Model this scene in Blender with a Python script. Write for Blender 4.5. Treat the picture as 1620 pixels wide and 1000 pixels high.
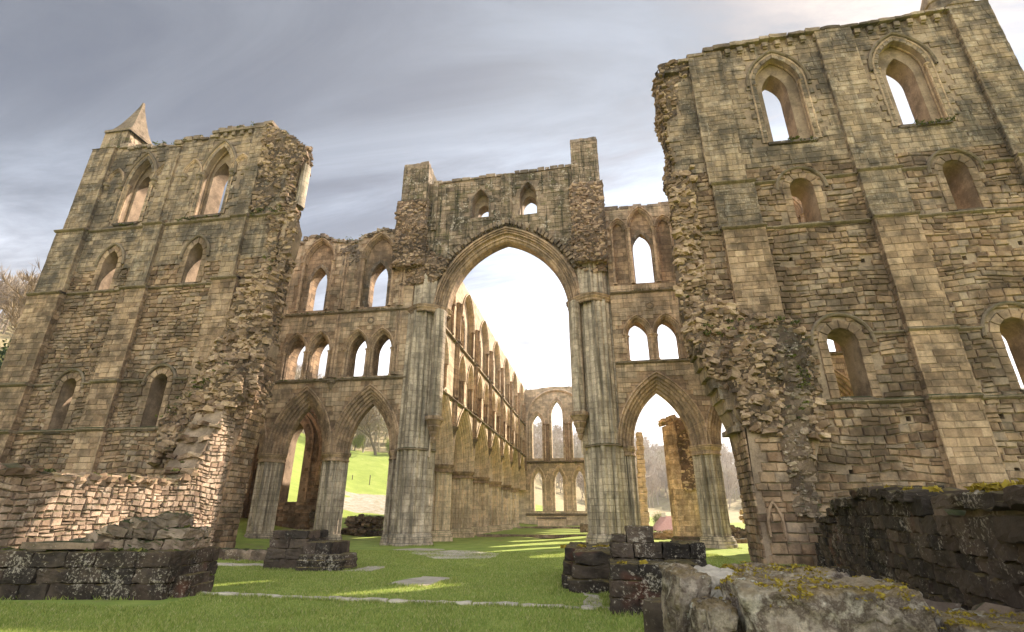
import bpy, bmesh, math, random
import numpy as np
from mathutils import Vector, Matrix, noise, Euler
from mathutils.geometry import tessellate_polygon
R = math.radians
random.seed(7); RNG = np.random.default_rng(7)
for o in list(bpy.data.objects): bpy.data.objects.remove(o)
sc = bpy.context.scene
COL = sc.collection

# ---------------------------------------------------------------- camera
cd = bpy.data.cameras.new('camera'); cam = bpy.data.objects.new('camera', cd); COL.objects.link(cam)
cam.location = (0, 0, 1.6)
cd.sensor_width = 36; cd.lens = 798 / 1620 * 36
cd.clip_start = .1; cd.clip_end = 5000
cam.rotation_euler = Euler((R(90 + 21.6), 0, R(9.2)), 'XYZ')
sc.camera = cam
sc.render.resolution_x = 1024; sc.render.resolution_y = 632

# ---------------------------------------------------------------- sky, sun, exposure
SUN_AZ, SUN_EL = 36.0, 37.0           # degrees right of the view east (+Y) and above the horizon
sdir = Vector((math.sin(R(SUN_AZ)) * math.cos(R(SUN_EL)), math.cos(R(SUN_AZ)) * math.cos(R(SUN_EL)), math.sin(R(SUN_EL))))
W = bpy.data.worlds.new('World'); sc.world = W; W.use_nodes = True

class NT:
    def __init__(s, tree): s.t = tree; s.t.nodes.clear()
    def n(s, typ, **k):
        nd = s.t.nodes.new(typ)
        for a, b in k.items(): setattr(nd, a, b)
        return nd
    def set(s, sock, v):
        if hasattr(v, 'is_linked') or isinstance(v, bpy.types.NodeSocket): s.t.links.new(v, sock)
        elif v is not None:
            if isinstance(v, (tuple, list)) and len(v) == 3 and sock.type == 'RGBA': v = (*v, 1)
            sock.default_value = v
    def noise(s, scale, detail=4, rough=.55, vec=None, dist=0):
        nd = s.n('ShaderNodeTexNoise'); s.set(nd.inputs['Scale'], scale); s.set(nd.inputs['Detail'], detail)
        s.set(nd.inputs['Roughness'], rough); s.set(nd.inputs['Distortion'], dist)
        if vec is not None: s.set(nd.inputs['Vector'], vec)
        return nd.outputs['Fac']
    def vor(s, scale, vec=None, feat='F1', out='Distance', rnd=1):
        nd = s.n('ShaderNodeTexVoronoi', feature=feat); s.set(nd.inputs['Scale'], scale); s.set(nd.inputs['Randomness'], rnd)
        if vec is not None: s.set(nd.inputs['Vector'], vec)
        return nd.outputs[out]
    def math(s, op, a, b=None, c=None, clamp=False):
        nd = s.n('ShaderNodeMath', operation=op, use_clamp=clamp); s.set(nd.inputs[0], a)
        if b is not None: s.set(nd.inputs[1], b)
        if c is not None: s.set(nd.inputs[2], c)
        return nd.outputs[0]
    def step(s, v, a, b):
        nd = s.n('ShaderNodeMapRange', interpolation_type='SMOOTHSTEP'); s.set(nd.inputs['Value'], v)
        s.set(nd.inputs['From Min'], a); s.set(nd.inputs['From Max'], b); return nd.outputs['Result']
    def mix(s, f, a, b, mode='MIX'):
        nd = s.n('ShaderNodeMix', data_type='RGBA', blend_type=mode); s.set(nd.inputs[0], f)
        s.set(nd.inputs[6], a); s.set(nd.inputs[7], b); return nd.outputs[2]
    def ramp(s, f, stops, interp='LINEAR'):
        nd = s.n('ShaderNodeValToRGB'); cr = nd.color_ramp; cr.interpolation = interp
        while len(cr.elements) < len(stops): cr.elements.new(.5)
        for e, (p, c) in zip(cr.elements, stops): e.position = p; e.color = (*c, 1)
        s.set(nd.inputs[0], f); return nd.outputs[0]
    def mapv(s, v, scale=(1, 1, 1), rot=(0, 0, 0), loc=(0, 0, 0)):
        nd = s.n('ShaderNodeMapping'); s.set(nd.inputs[0], v); nd.inputs[1].default_value = loc
        nd.inputs[2].default_value = rot; nd.inputs[3].default_value = scale; return nd.outputs[0]
    def sep(s, v):
        nd = s.n('ShaderNodeSeparateXYZ'); s.set(nd.inputs[0], v); return nd.outputs

g = NT(W.node_tree)
sky = g.n('ShaderNodeTexSky', sky_type='NISHITA', sun_disc=False, sun_elevation=R(SUN_EL), sun_rotation=R(SUN_AZ), air_density=1.0, dust_density=2.0)
tc = g.n('ShaderNodeTexCoord').outputs['Generated']
dt = g.n('ShaderNodeVectorMath', operation='DOT_PRODUCT'); g.set(dt.inputs[0], tc); dt.inputs[1].default_value = (math.sin(R(22)) * .84, math.cos(R(22)) * .84, .545)
glow = g.math('POWER', g.math('MAXIMUM', dt.outputs['Value'], 0.0), 3.0)
x_, y_, z_ = g.sep(tc)
zz = g.math('ADD', g.math('ABSOLUTE', z_), .12)
uv = g.n('ShaderNodeCombineXYZ'); g.set(uv.inputs[0], g.math('DIVIDE', x_, zz)); g.set(uv.inputs[1], g.math('DIVIDE', y_, zz))
cuv = g.mapv(uv.outputs[0], scale=(.40, 1.35, 1), rot=(0, 0, R(52)))
c1 = g.noise(1.7, 10, .62, cuv, .9)
c2 = g.noise(.55, 3, .5, g.mapv(uv.outputs[0], loc=(3.1, 1.7, 0)))
cl = g.step(g.math('ADD', g.math('MULTIPLY', c1, .62), g.math('MULTIPLY', c2, .5)),   .44, .66)
low = g.step(z_, .62, .08)
cov = g.math('ADD', g.math('MULTIPLY', cl, .66), g.math('MULTIPLY', low, .55), clamp=True)
cov = g.math('ADD', cov, g.math('MULTIPLY', glow, .45), clamp=True)
glow = g.math('MULTIPLY', glow, g.math('SUBTRACT', 1.0, g.math('MULTIPLY', g.step(z_, .40, .72), .85)))
cb = g.math('ADD', .12, g.math('MULTIPLY', glow, .85)); cb = g.math('ADD', cb, g.math('MULTIPLY', low, .75))
west = g.step(y_, .05, -.55); cov = g.math('MAXIMUM', cov, g.math('MULTIPLY', west, .95)); cb = g.math('ADD', cb, g.math('MULTIPLY', west, 1.12))  # extra brightness added to unseen western clouds to fill the west-facing walls
cb = g.math('MULTIPLY', cb, g.math('MAXIMUM', .35, g.math('ADD', -.35, g.math('MULTIPLY', c1, 2.7))))
cc = g.n('ShaderNodeCombineXYZ')
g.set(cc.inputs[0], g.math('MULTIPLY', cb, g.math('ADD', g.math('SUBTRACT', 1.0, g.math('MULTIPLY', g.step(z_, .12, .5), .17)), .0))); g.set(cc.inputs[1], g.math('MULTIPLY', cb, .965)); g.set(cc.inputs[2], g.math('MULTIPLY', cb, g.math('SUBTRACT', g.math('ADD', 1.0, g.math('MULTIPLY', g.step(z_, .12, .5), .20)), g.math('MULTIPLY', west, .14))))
b1 = g.n('ShaderNodeBackground'); g.set(b1.inputs[0], g.mix(1.0, sky.outputs[0], (1.0, .96, .95), 'MULTIPLY')); b1.inputs[1].default_value = .034
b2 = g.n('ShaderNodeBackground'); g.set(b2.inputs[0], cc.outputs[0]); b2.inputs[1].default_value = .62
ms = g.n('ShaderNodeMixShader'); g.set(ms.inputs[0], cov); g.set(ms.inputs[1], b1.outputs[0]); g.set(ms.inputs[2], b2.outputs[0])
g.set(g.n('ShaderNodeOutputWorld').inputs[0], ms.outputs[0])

sl = bpy.data.lights.new('sun', 'SUN'); sl.energy = 5.0; sl.angle = R(.53); sl.color = (1, .88, .72)
so = bpy.data.objects.new('sun', sl); COL.objects.link(so); so.location = sdir * 200
so.rotation_euler = (-sdir).to_track_quat('-Z', 'Y').to_euler()
vs = sc.view_settings; vs.view_transform = 'Standard'; vs.look = 'None'; vs.gamma = 1; vs.use_curve_mapping = False; vs.exposure = 1.42

# ---------------------------------------------------------------- materials
def newmat(name):
    m = bpy.data.materials.new(name); m.use_nodes = True; return m, NT(m.node_tree)

def finish(g, col, rough=.9, height=None, bump=.5, dist=.02, trans=None, spec=.25):
    p = g.n('ShaderNodeBsdfPrincipled'); g.set(p.inputs['Base Color'], col); g.set(p.inputs['Roughness'], rough)
    g.set(p.inputs['Specular IOR Level'], spec)
    if height is not None:
        b = g.n('ShaderNodeBump'); g.set(b.inputs['Height'], height); b.inputs['Strength'].default_value = bump; b.inputs['Distance'].default_value = dist
        g.set(p.inputs['Normal'], b.outputs[0])
    out = p.outputs[0]
    if trans is not None:
        t = g.n('ShaderNodeBsdfTranslucent'); g.set(t.inputs[0], trans[1]); m = g.n('ShaderNodeMixShader'); m.inputs[0].default_value = trans[0]
        g.set(m.inputs[1], out); g.set(m.inputs[2], t.outputs[0]); out = m.outputs[0]
    g.set(g.n('ShaderNodeOutputMaterial').inputs[0], out)

def stone(name, cols, island=True, brick=None, stain=.5, staincol=(.06, .046, .032), moss=.3, streak=0., streakcol=(.06, .06, .035),
          lichen=0., mosscol=(.07, .085, .018), lichcol=(.55, .53, .47), bump=.8, topmoss=.9, gradz=None, vary=.35, pale=0., rust=0., tint=(1.0, .875, .82), lsc=7):
    m, g = newmat(name); tcn = g.n('ShaderNodeTexCoord'); ob = tcn.outputs['Object']
    geo = g.n('ShaderNodeNewGeometry')
    n = len(cols)
    if island: fac = g.math('ADD', g.math('MULTIPLY', geo.outputs['Random Per Island'], .8), g.math('MULTIPLY', g.noise(2.5, 3, .6, ob), .35), clamp=True)
    else: fac = g.step(g.noise(1.7, 6, .7, ob), .3, .7)
    col = g.ramp(fac, [(i / max(1, n - 1), c) for i, c in enumerate(cols)])
    fine = g.noise(14, 6, .7, ob); big = g.noise(.35, 4, .6, ob)
    h = g.math('MULTIPLY', fine, .6)
    if brick:
        bt = g.n('ShaderNodeTexBrick'); uvn = tcn.outputs['UV']
        w = g.n('ShaderNodeVectorMath', operation='ADD'); g.set(w.inputs[0], uvn)
        nn = g.n('ShaderNodeTexNoise'); nn.inputs['Scale'].default_value = 1.6; g.set(nn.inputs['Vector'], ob)
        sc_ = g.n('ShaderNodeVectorMath', operation='SCALE'); g.set(sc_.inputs[0], nn.outputs['Color']); sc_.inputs['Scale'].default_value = .06
        g.set(w.inputs[1], sc_.outputs[0]); g.set(bt.inputs['Vector'], w.outputs[0])
        bt.inputs['Scale'].default_value = 1; bt.inputs['Brick Width'].default_value = brick[0]; bt.inputs['Row Height'].default_value = brick[1]
        bt.inputs['Mortar Size'].default_value = brick[2]; bt.inputs['Mortar Smooth'].default_value = .3; bt.offset_frequency = 2
        lo = .80 if ('pier' in name or 'mould' in name) else .62; bt.inputs['Color1'].default_value = (lo, lo, lo, 1); bt.inputs['Color2'].default_value = (1.12 if lo < .7 else 1.04, 1.08 if lo < .7 else 1.02, 1.0, 1); bt.inputs['Mortar'].default_value = (.5, .47, .42, 1)
        col = g.mix(.85, col, bt.outputs['Color'], 'MULTIPLY')
        h = g.math('SUBTRACT', h, g.math('MULTIPLY', bt.outputs['Fac'], .8))
    v = g.math('ADD', 1 - vary, g.math('MULTIPLY', fine, vary * 2))
    cv = g.n('ShaderNodeCombineXYZ')
    for k in range(3): g.set(cv.inputs[k], v)
    col = g.mix(1, col, cv.outputs[0], 'MULTIPLY')
    if pale: col = g.mix(g.math('MULTIPLY', g.step(g.noise(.8, 5, .65, g.mapv(ob, loc=(9, 4, 2))), .55, .68), pale), col, (.5, .42, .33))
    mid = g.noise(1.1, 7, .72, g.mapv(ob, loc=(5, 2, 7)))
    if stain:
        col = g.mix(g.math('MULTIPLY', g.step(g.math('ADD', g.math('MULTIPLY', big, .5), g.math('MULTIPLY', mid, .6)), .475, .66), stain), col, staincol)
    if rust: col = g.mix(g.math('MULTIPLY', g.step(g.noise(.7, 3, .6, g.mapv(ob, loc=(1, 4.4, 1))), .60, .68), rust), col, (.2, .045, .01))
    if streak:
        st = g.noise(1, 5, .7, g.mapv(ob, scale=(3.2, 3.2, .16)))
        col = g.mix(g.math('MULTIPLY', g.step(st, .46, .66), streak), col, streakcol)
        st2 = g.noise(1, 4, .65, g.mapv(ob, scale=(4.1, 4.1, .3), loc=(3, 8, 1)))
        col = g.mix(g.math('MULTIPLY', g.step(st2, .56, .72), streak * .55), col, (.38, .36, .31))
    if moss:
        mn = g.noise(2.2, 7, .72, g.mapv(ob, loc=(1, 7, 3)))
        col = g.mix(g.math('MULTIPLY', g.step(mn, .60 - .12 * moss, .70), moss), col, mosscol)
    nz = g.sep(geo.outputs['Normal'])[2]
    tm = g.math('MULTIPLY', g.step(nz, .35, .75), g.step(g.noise(3.5, 6, .7, ob), .34, .5))
    tm = g.math('MULTIPLY', tm, topmoss)
    col = g.mix(tm, col, g.ramp(g.noise(6, 3, .6, ob), [(.35, (mosscol[0] * .5, mosscol[1] * .55, mosscol[2] * .7)), (.65, mosscol)]))
    if lichen:
        ln = g.noise(lsc, 6, .75, g.mapv(ob, loc=(2, 2, 9)))
        l2 = g.noise(1.3, 3, .5, ob)
        lf = g.step(g.math('ADD', g.math('MULTIPLY', ln, .72), g.math('MULTIPLY', l2, .38)), .615, .655)
        col = g.mix(g.math('MULTIPLY', lf, lichen), col, lichcol)
    hs = g.n('ShaderNodeHueSaturation'); g.set(hs.inputs['Color'], col); hs.inputs['Saturation'].default_value = .80 if not name.startswith('boulder') else 1.0; hs.inputs['Value'].default_value = 1.06
    gm = g.n('ShaderNodeGamma'); g.set(gm.inputs[0], hs.outputs[0]); gm.inputs[1].default_value = 1.22
    sc2 = g.n('ShaderNodeVectorMath', operation='MULTIPLY'); g.set(sc2.inputs[0], gm.outputs[0]); sc2.inputs[1].default_value = [c * 1.36 for c in tint]; col = sc2.outputs[0]
    h = g.math('ADD', h, g.math('MULTIPLY', mid, .7))
    if 'boulder' in name or 'black' in name: h = g.math('ADD', h, g.math('MULTIPLY', g.noise(60, 6, .75, ob), .45))
    finish(g, col, .92, h, bump, .035)
    return m

OCH = [tuple(c * .70 for c in q) for q in [(.47, .32, .19), (.38, .25, .14), (.56, .41, .26), (.27, .17, .09), (.43, .31, .20), (.18, .12, .075), (.52, .37, .22), (.33, .27, .21), (.60, .47, .32)]]
M = {}
M['mortar'] = stone('mortar', [(.36, .29, .21), (.26, .205, .145)], island=False, stain=.55, moss=.25, bump=1)
M['stone'] = stone('wall_stone', OCH, stain=.72, moss=.15, streak=.22, pale=.4, bump=1.1, streakcol=(.075, .06, .04))
M['ashlar'] = stone('ashlar_stone', [(.31, .23, .145), (.37, .28, .18), (.23, .17, .105), (.40, .315, .215), (.19, .145, .105)], stain=.8, moss=.15, streak=.55, pale=.35, staincol=(.06, .054, .047), streakcol=(.075, .066, .052), bump=1.1, tint=(.98, .885, .84), lichen=.25)
M['ashlar2'] = stone('transept_stone', [(.42, .32, .205), (.50, .39, .26), (.33, .25, .16), (.53, .43, .30), (.28, .225, .16)], stain=.6, staincol=(.09, .08, .06), moss=.32, mosscol=(.12, .13, .045), streak=.55, streakcol=(.10, .095, .06), pale=.3, bump=1.1, tint=(1.03, .905, .85))
M['ashlow'] = stone('brown_buttress_stone', [(.34, .25, .155), (.41, .31, .20), (.25, .18, .11), (.44, .345, .235), (.20, .15, .10)], stain=.7, moss=.12, streak=.3, pale=.3, bump=1.1, tint=(1.03, .875, .81))
M['smooth'] = stone('dressed_stone', [(.34, .25, .16), (.43, .325, .21), (.28, .21, .135)], island=False, brick=(.75, .33, .012), stain=.6, moss=.12, streak=.35, streakcol=(.09, .075, .055))
M['mould'] = stone('moulded_stone', [(.38, .29, .195), (.50, .385, .265), (.33, .265, .195)], island=False, brick=(.9, .36, .010), stain=.55, moss=.10, streak=.4, streakcol=(.08, .066, .05), bump=1.1, tint=(1.04, .905, .83))
M['pier'] = stone('pier_stone', [(.44, .385, .315), (.54, .485, .405), (.36, .325, .28)], island=False, brick=(.62, .36, .010), stain=.45, moss=.2, streak=.8,
                  streakcol=(.12, .11, .09), mosscol=(.17, .165, .11), topmoss=.7, bump=1.1, tint=(1.05, .94, .85))
M['nave'] = stone('pale_lit_dressed_stone', [(.54, .42, .28), (.62, .49, .35), (.45, .35, .235)], island=False, brick=(.75, .36, .010), stain=.3, moss=.12, streak=.3, streakcol=(.20, .17, .10), topmoss=.8, tint=(.98, .945, .91))  # presbytery set: pale stone, bounce and sun brightness put into its colour
M['navemould'] = stone('pale_lit_moulded_stone', [(.62, .48, .34), (.70, .56, .42), (.50, .39, .28)], island=False, brick=(.9, .36, .010), stain=.3, moss=.1, streak=.28, streakcol=(.20, .16, .10), topmoss=.6, tint=(1.0, .945, .90))
M['navepier'] = stone('pale_lit_pier_stone', [(.60, .49, .37), (.68, .57, .44), (.50, .42, .32)], island=False, brick=(.62, .36, .010), stain=.35, moss=.25, mosscol=(.22, .24, .10), streak=.45, streakcol=(.13, .11, .07), topmoss=.6, tint=(1.08, 1.0, .90))
M['dark'] = stone('weathered_moulding', [(.20, .17, .125), (.28, .235, .17), (.14, .12, .09)], island=False, brick=(.8, 9, .012), stain=.4, moss=.45, topmoss=1)
M['mossy'] = stone('mossy_stone', [(.28, .22, .14), (.20, .165, .105), (.38, .30, .21), (.15, .115, .08)], stain=.8, staincol=(.045, .04, .026), moss=.75, streak=1.0, streakcol=(.045, .045, .022), mosscol=(.12, .125, .03), lichen=.55)
M['rubble'] = stone('rubble_core', [(.32, .23, .14), (.40, .30, .195), (.20, .135, .08), (.48, .375, .265), (.15, .10, .065)], stain=.45, moss=.3, topmoss=.75)
M['core'] = stone('rubble_mortar', [(.14, .105, .075), (.22, .17, .12)], island=False, stain=.8, moss=.3, bump=2.2)
M['rubdark'] = stone('dark_rubble', [(.22, .17, .12), (.32, .26, .19), (.14, .11, .085), (.38, .32, .25)], stain=.7, staincol=(.04, .037, .032), moss=.5, lichen=.4, topmoss=1)
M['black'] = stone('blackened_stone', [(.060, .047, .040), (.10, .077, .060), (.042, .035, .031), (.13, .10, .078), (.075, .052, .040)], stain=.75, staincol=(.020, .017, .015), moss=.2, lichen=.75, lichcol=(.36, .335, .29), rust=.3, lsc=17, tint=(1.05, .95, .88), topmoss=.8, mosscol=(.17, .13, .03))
M['lit'] = stone('sunlit_wall_stone', [(.50, .39, .29), (.42, .31, .22), (.58, .47, .37), (.28, .20, .14), (.46, .38, .30)], stain=.62, moss=.12, pale=.6, lichen=.3)  # paler copy of the wall stone, sunlight put into its colour
M['boulder'] = stone('lichened_boulder', [(.26, .20, .155), (.48, .42, .36), (.17, .13, .105), (.60, .56, .50), (.36, .29, .23)], island=False, bump=1.8, vary=.6, stain=.7, staincol=(.05, .04, .033), moss=.1, topmoss=.45,
                     mosscol=(.36, .25, .04), lichen=.9, lichcol=(.52, .54, .49), lsc=10, tint=(1.1, 1.0, .92))
M['slab'] = stone('pale_paving', [(.56, .50, .42), (.46, .40, .33)], island=True, stain=.3, moss=.1, topmoss=.12, tint=(1, .95, .9))
M['yellow'] = stone('ochre_stone', [(.58, .51, .38), (.48, .40, .27), (.66, .59, .47), (.36, .29, .19)], island=False, stain=.6, moss=.4, mosscol=(.3, .25, .05), brick=(.7, .33, .012), streak=.3)

m, g = newmat('moss'); geo = g.n('ShaderNodeNewGeometry')
finish(g, g.ramp(geo.outputs['Random Per Island'], [(0, (.035, .04, .012)), (.5, (.10, .11, .028)), (1, (.22, .20, .05))]), .95, trans=(.25, (.1, .13, .02)))
M['moss'] = m
m, g = newmat('yellow_moss'); geo = g.n('ShaderNodeNewGeometry')
finish(g, g.ramp(geo.outputs['Random Per Island'], [(0, (.16, .10, .015)), (.5, (.36, .25, .03)), (1, (.50, .38, .06))]), .95, trans=(.25, (.3, .25, .03)))
M['ymoss'] = m

def grassmat(name, dark, light, yel):
    m, g = newmat(name); ob = g.n('ShaderNodeTexCoord').outputs['Object']
    c = g.ramp(g.noise(.9, 6, .7, ob), [(.3, dark), (.55, light), (.75, yel)])
    f = g.noise(38, 5, .75, g.mapv(ob, scale=(1, 1.6, 1)))
    v = g.math('ADD', .45, g.math('MULTIPLY', f, 1.1)); cv = g.n('ShaderNodeCombineXYZ')
    for k in range(3): g.set(cv.inputs[k], v)
    c = g.mix(1, c, cv.outputs[0], 'MULTIPLY')
    w_ = g.step(g.noise(.55, 5, .7, g.mapv(ob, loc=(4, 4, 0))), .60, .70); c = g.mix(g.math('MULTIPLY', w_, .55), c, (.22, .19, .09))
    finish(g, c, .95, f, .9, .04)
    return m
M['grass'] = grassmat('lawn_grass', (.19, .25, .045), (.28, .34, .065), (.40, .40, .12))
m, g = newmat('grass_blade'); geo = g.n('ShaderNodeNewGeometry')
c = g.ramp(geo.outputs['Random Per Island'], [(0, (.17, .23, .045)), (.5, (.32, .38, .08)), (.85, (.46, .45, .15)), (1, (.56, .49, .26))])
finish(g, c, .8, trans=(.4, c)); M['blade'] = m

m, g = newmat('hillside'); ob = g.n('ShaderNodeTexCoord').outputs['Object']
at = g.n('ShaderNodeAttribute'); at.attribute_name = 'cover'
wd = g.sep(at.outputs['Vector'])
fld = g.ramp(g.noise(.35, 10, .82, ob), [(.3, (.17, .22, .035)), (.55, (.26, .31, .06)), (.7, (.36, .35, .12))])
wood = g.ramp(g.noise(.5, 8, .75, ob), [(.3, (.24, .18, .10)), (.55, (.34, .28, .16)), (.7, (.30, .31, .12))])
lawn = g.ramp(g.noise(.9, 6, .7, ob), [(.3, (.19, .25, .045)), (.55, (.28, .34, .065)), (.75, (.40, .40, .12))])
lawn = g.mix(g.math('MULTIPLY', g.step(g.noise(.45, 6, .7, g.mapv(ob, loc=(4, 4, 0))), .56, .68), .6), lawn, (.24, .20, .09)); col = g.mix(wd[1], fld, lawn)
col = g.mix(g.step(g.math('ADD', wd[0], g.math('MULTIPLY', g.math('SUBTRACT', g.noise(.3, 5, .6, ob), .5), .5)), .42, .58), col, wood)
scr = g.ramp(g.noise(1.2, 10, .85, ob), [(.4, (.20, .18, .09)), (.52, (.36, .31, .25)), (.62, (.44, .39, .33))])
col = g.mix(g.step(g.math('ADD', wd[2], g.math('MULTIPLY', g.math('SUBTRACT', g.noise(.4, 6, .7, ob), .5), .6)), .45, .55), col, scr)
f = g.noise(30, 5, .75, ob); v = g.math('ADD', .5, f); cv = g.n('ShaderNodeCombineXYZ')
for k in range(3): g.set(cv.inputs[k], v)
col = g.mix(1, col, cv.outputs[0], 'MULTIPLY')
finish(g, col, .95, f, .8, .04); M['ground'] = m

def plain(name, cols, scale=8, rough=.9, trans=None, island=False):
    m, g = newmat(name); ob = g.n('ShaderNodeTexCoord').outputs['Object']
    f = g.n('ShaderNodeNewGeometry').outputs['Random Per Island'] if island else g.noise(scale, 5, .6, ob)
    st = [((.3 + .4 * i / max(1, len(cols) - 1)) if not island else i / max(1, len(cols) - 1), c) for i, c in enumerate(cols)]
    c = g.ramp(f, st); finish(g, c, rough, trans=(trans, c) if trans else None); return m
M['bark'] = plain('bark', [(.10, .075, .05), (.19, .15, .10)], 3)
M['twig'] = plain('twigs', [(.17, .12, .07), (.30, .22, .13)], 1.2)
M['farwood'] = plain('far_trees', [(.33, .26, .21), (.43, .35, .28), (.38, .35, .22)], .02, island=False)
M['bud'] = plain('young_leaves', [(.20, .24, .05), (.32, .34, .08)], island=True, trans=.4)
M['ever'] = plain('evergreen_leaves', [(.012, .025, .008), (.03, .06, .016)], island=True, trans=.2)
M['scrub'] = plain('scrub_leaves', [(.16, .16, .05), (.28, .25, .09), (.20, .22, .06)], island=True, trans=.3)
M['tile'] = plain('clay_tiles', [(.36, .17, .14), (.46, .25, .21)], 4)
M['render'] = plain('rendered_wall', [(.5, .42, .36), (.6, .52, .45)], 2)
M['post'] = plain('fence_wood', [(.12, .09, .06), (.2, .16, .11)], 5)

# ---------------------------------------------------------------- mesh helpers
class MB:
    def __init__(s): s.v = []; s.f = []; s.uv = []; s.m = []
    def add(s, vs, fs, uvs=None, mi=0):
        b = len(s.v); s.v.extend(vs)
        for i, f in enumerate(fs):
            s.f.append(tuple(b + k for k in f)); s.uv.append(uvs[i] if uvs else None); s.m.append(mi)
    def build(s, name, mats, parent=None, smooth=False, label=None, loc=None):
        if not s.f: return None
        off = np.array(loc if loc is not None else (parent.matrix_world.translation if parent is not None else (0, 0, 0)), float)
        if parent is not None:
            p = parent; off = np.zeros(3)
            while p is not None: off += np.array(p.location); p = p.parent
            if loc is not None: off = np.array(loc, float)
        V = np.array(s.v, float) - off
        me = bpy.data.meshes.new(name); me.from_pydata(V.tolist(), [], s.f)
        if not isinstance(mats, (list, tuple)): mats = [mats]
        for m in mats: me.materials.append(m)
        if len(mats) > 1: me.polygons.foreach_set('material_index', s.m)
        me.update()
        nl = len(me.loops); li = np.empty(nl, np.int32); me.loops.foreach_get('vertex_index', li)
        npol = len(me.polygons); nr = np.empty(npol * 3); me.polygons.foreach_get('normal', nr); nr = np.abs(nr.reshape(-1, 3))
        lt = np.empty(npol, np.int32); me.polygons.foreach_get('loop_total', lt)
        ln = np.repeat(nr, lt, axis=0); P = np.array(s.v, float)[li]
        uvs = np.empty((nl, 2)); ax = np.argmax(ln, axis=1)
        uvs[:, 1] = P[:, 2]; uvs[:, 0] = np.where(ax == 0, P[:, 1], P[:, 0])
        uvs[ax == 2, 1] = P[ax == 2, 1]
        if any(u is not None for u in s.uv):
            k = 0
            for f, u in zip(s.f, s.uv):
                if u is not None: uvs[k:k + len(f)] = u
                k += len(f)
        ul = me.uv_layers.new(name='UVMap'); ul.data.foreach_set('uv', uvs.ravel())
        if smooth: me.polygons.foreach_set('use_smooth', [True] * npol)
        o = bpy.data.objects.new(name, me); COL.objects.link(o)
        if parent is not None: o.parent = parent
        if loc is not None: o.location = loc
        elif parent is None: pass
        if label: o['label'] = label
        if name == 'moss': o['kind'] = 'stuff'
        return o

def thing(name, label, cat, loc=(0, 0, 0), group=None):
    o = bpy.data.objects.new(name, None); COL.objects.link(o); o.location = loc; o.empty_display_size = .3
    return tag(o, label, cat, group)
def tag(o, label=None, cat=None, group=None, kind=None):
    if label: o['label'] = label
    if cat: o['category'] = cat
    if group: o['group'] = group
    if kind: o['kind'] = kind
    return o
def solo(name, mb, mats, label, cat, loc, group=None, smooth=False):
    """a thing that is one mesh, origin at loc"""
    mb.v = [(p[0] - loc[0], p[1] - loc[1], p[2] - loc[2]) for p in mb.v]
    o = mb.build(name, mats, smooth=smooth); o.location = loc
    return tag(o, label, cat, group)

class Fr:
    """wall frame: u along the wall, d into the wall, v up"""
    def __init__(s, o, u, d): s.o = Vector(o); s.u = Vector(u); s.d = Vector(d)
    def __call__(s, u, d, v):
        p = s.o + s.u * u + s.d * d; return (p.x, p.y, p.z + v)

def arch(c, a, sill, spring, apex): 
    h = apex - spring; Rr = (h * h + a * a) / (2 * a)
    return dict(c=c, a=a, sill=sill, spring=spring, apex=apex, R=Rr)
def apt(A, side, f, r=0.):
    """point on the arch curve offset by r; side -1 left, +1 right; f 0 springing .. 1 apex"""
    k = A['R'] - A['a']; rr = A['R'] + r; th = math.acos(max(-1, min(1, k / rr))) * f
    return (A['c'] + side * (rr * math.cos(th) - k), A['spring'] + rr * math.sin(th))
def hole(A, r=0., n=9, down=0.):
    L = [(A['c'] - A['a'] - r, A['sill'] - down)] + [apt(A, -1, i / n, r) for i in range(n + 1)] + [apt(A, 1, i / n, r) for i in range(n - 1, -1, -1)] + [(A['c'] + A['a'] + r, A['sill'] - down)]
    return L
def inpoly(P, u, v):
    P = np.array(P); x = P[:, 0]; y = P[:, 1]; r = np.zeros(u.shape, bool); j = len(P) - 1
    for i in range(len(P)):
        if y[i] != y[j]:
            c = ((y[i] > v) != (y[j] > v)) & (u < (x[j] - x[i]) * (v - y[i]) / (y[j] - y[i]) + x[i]); r ^= c
        j = i
    return r
def slab(mb, fr, outer, holes, d0, d1, mi=0, back=True):
    loops = [outer] + holes; flat = [p for l in loops for p in l]
    tri = tessellate_polygon([[Vector((p[0], p[1], 0)) for p in l] for l in loops])
    n = len(flat)
    mb.add([fr(p[0], d0, p[1]) for p in flat] , [tuple(t) for t in tri], None, mi)
    if back: mb.add([fr(p[0], d1, p[1]) for p in flat], [tuple(reversed(t)) for t in tri], None, mi)
    for l in loops:
        k = len(l); mb.add([fr(p[0], d0, p[1]) for p in l] + [fr(p[0], d1, p[1]) for p in l], [(i, (i + 1) % k, k + (i + 1) % k, k + i) for i in range(k)], None, mi)

def emit_block(mb, fr, q, d, p, bev, mi=0):
    """q: four (u,v) corners; raised from d+.03 to d-p with a chamfer"""
    cu = sum(a for a, b in q) / 4; cv = sum(b for a, b in q) / 4
    def ins(k):
        out = []
        for a, b in q:
            du = cu - a; dv = cv - b; l = math.hypot(du, dv) + 1e-6; out.append((a + du / l * k, b + dv / l * k))
        return out
    r0 = [fr(a, d + .04, b) for a, b in q]; r1 = [fr(a, d - p + bev, b) for a, b in ins(0)]
    r2 = [fr(a, d - p + random.uniform(-.3, .3) * bev, b) for a, b in ins(bev * 1.7)]
    fs = [(8, 9, 10, 11)] + [(i, (i + 1) % 4, 4 + (i + 1) % 4, 4 + i) for i in range(4)] + [(4 + i, 4 + (i + 1) % 4, 8 + (i + 1) % 4, 8 + i) for i in range(4)]
    mb.add(r0 + r1 + r2, fs, None, mi)

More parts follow.
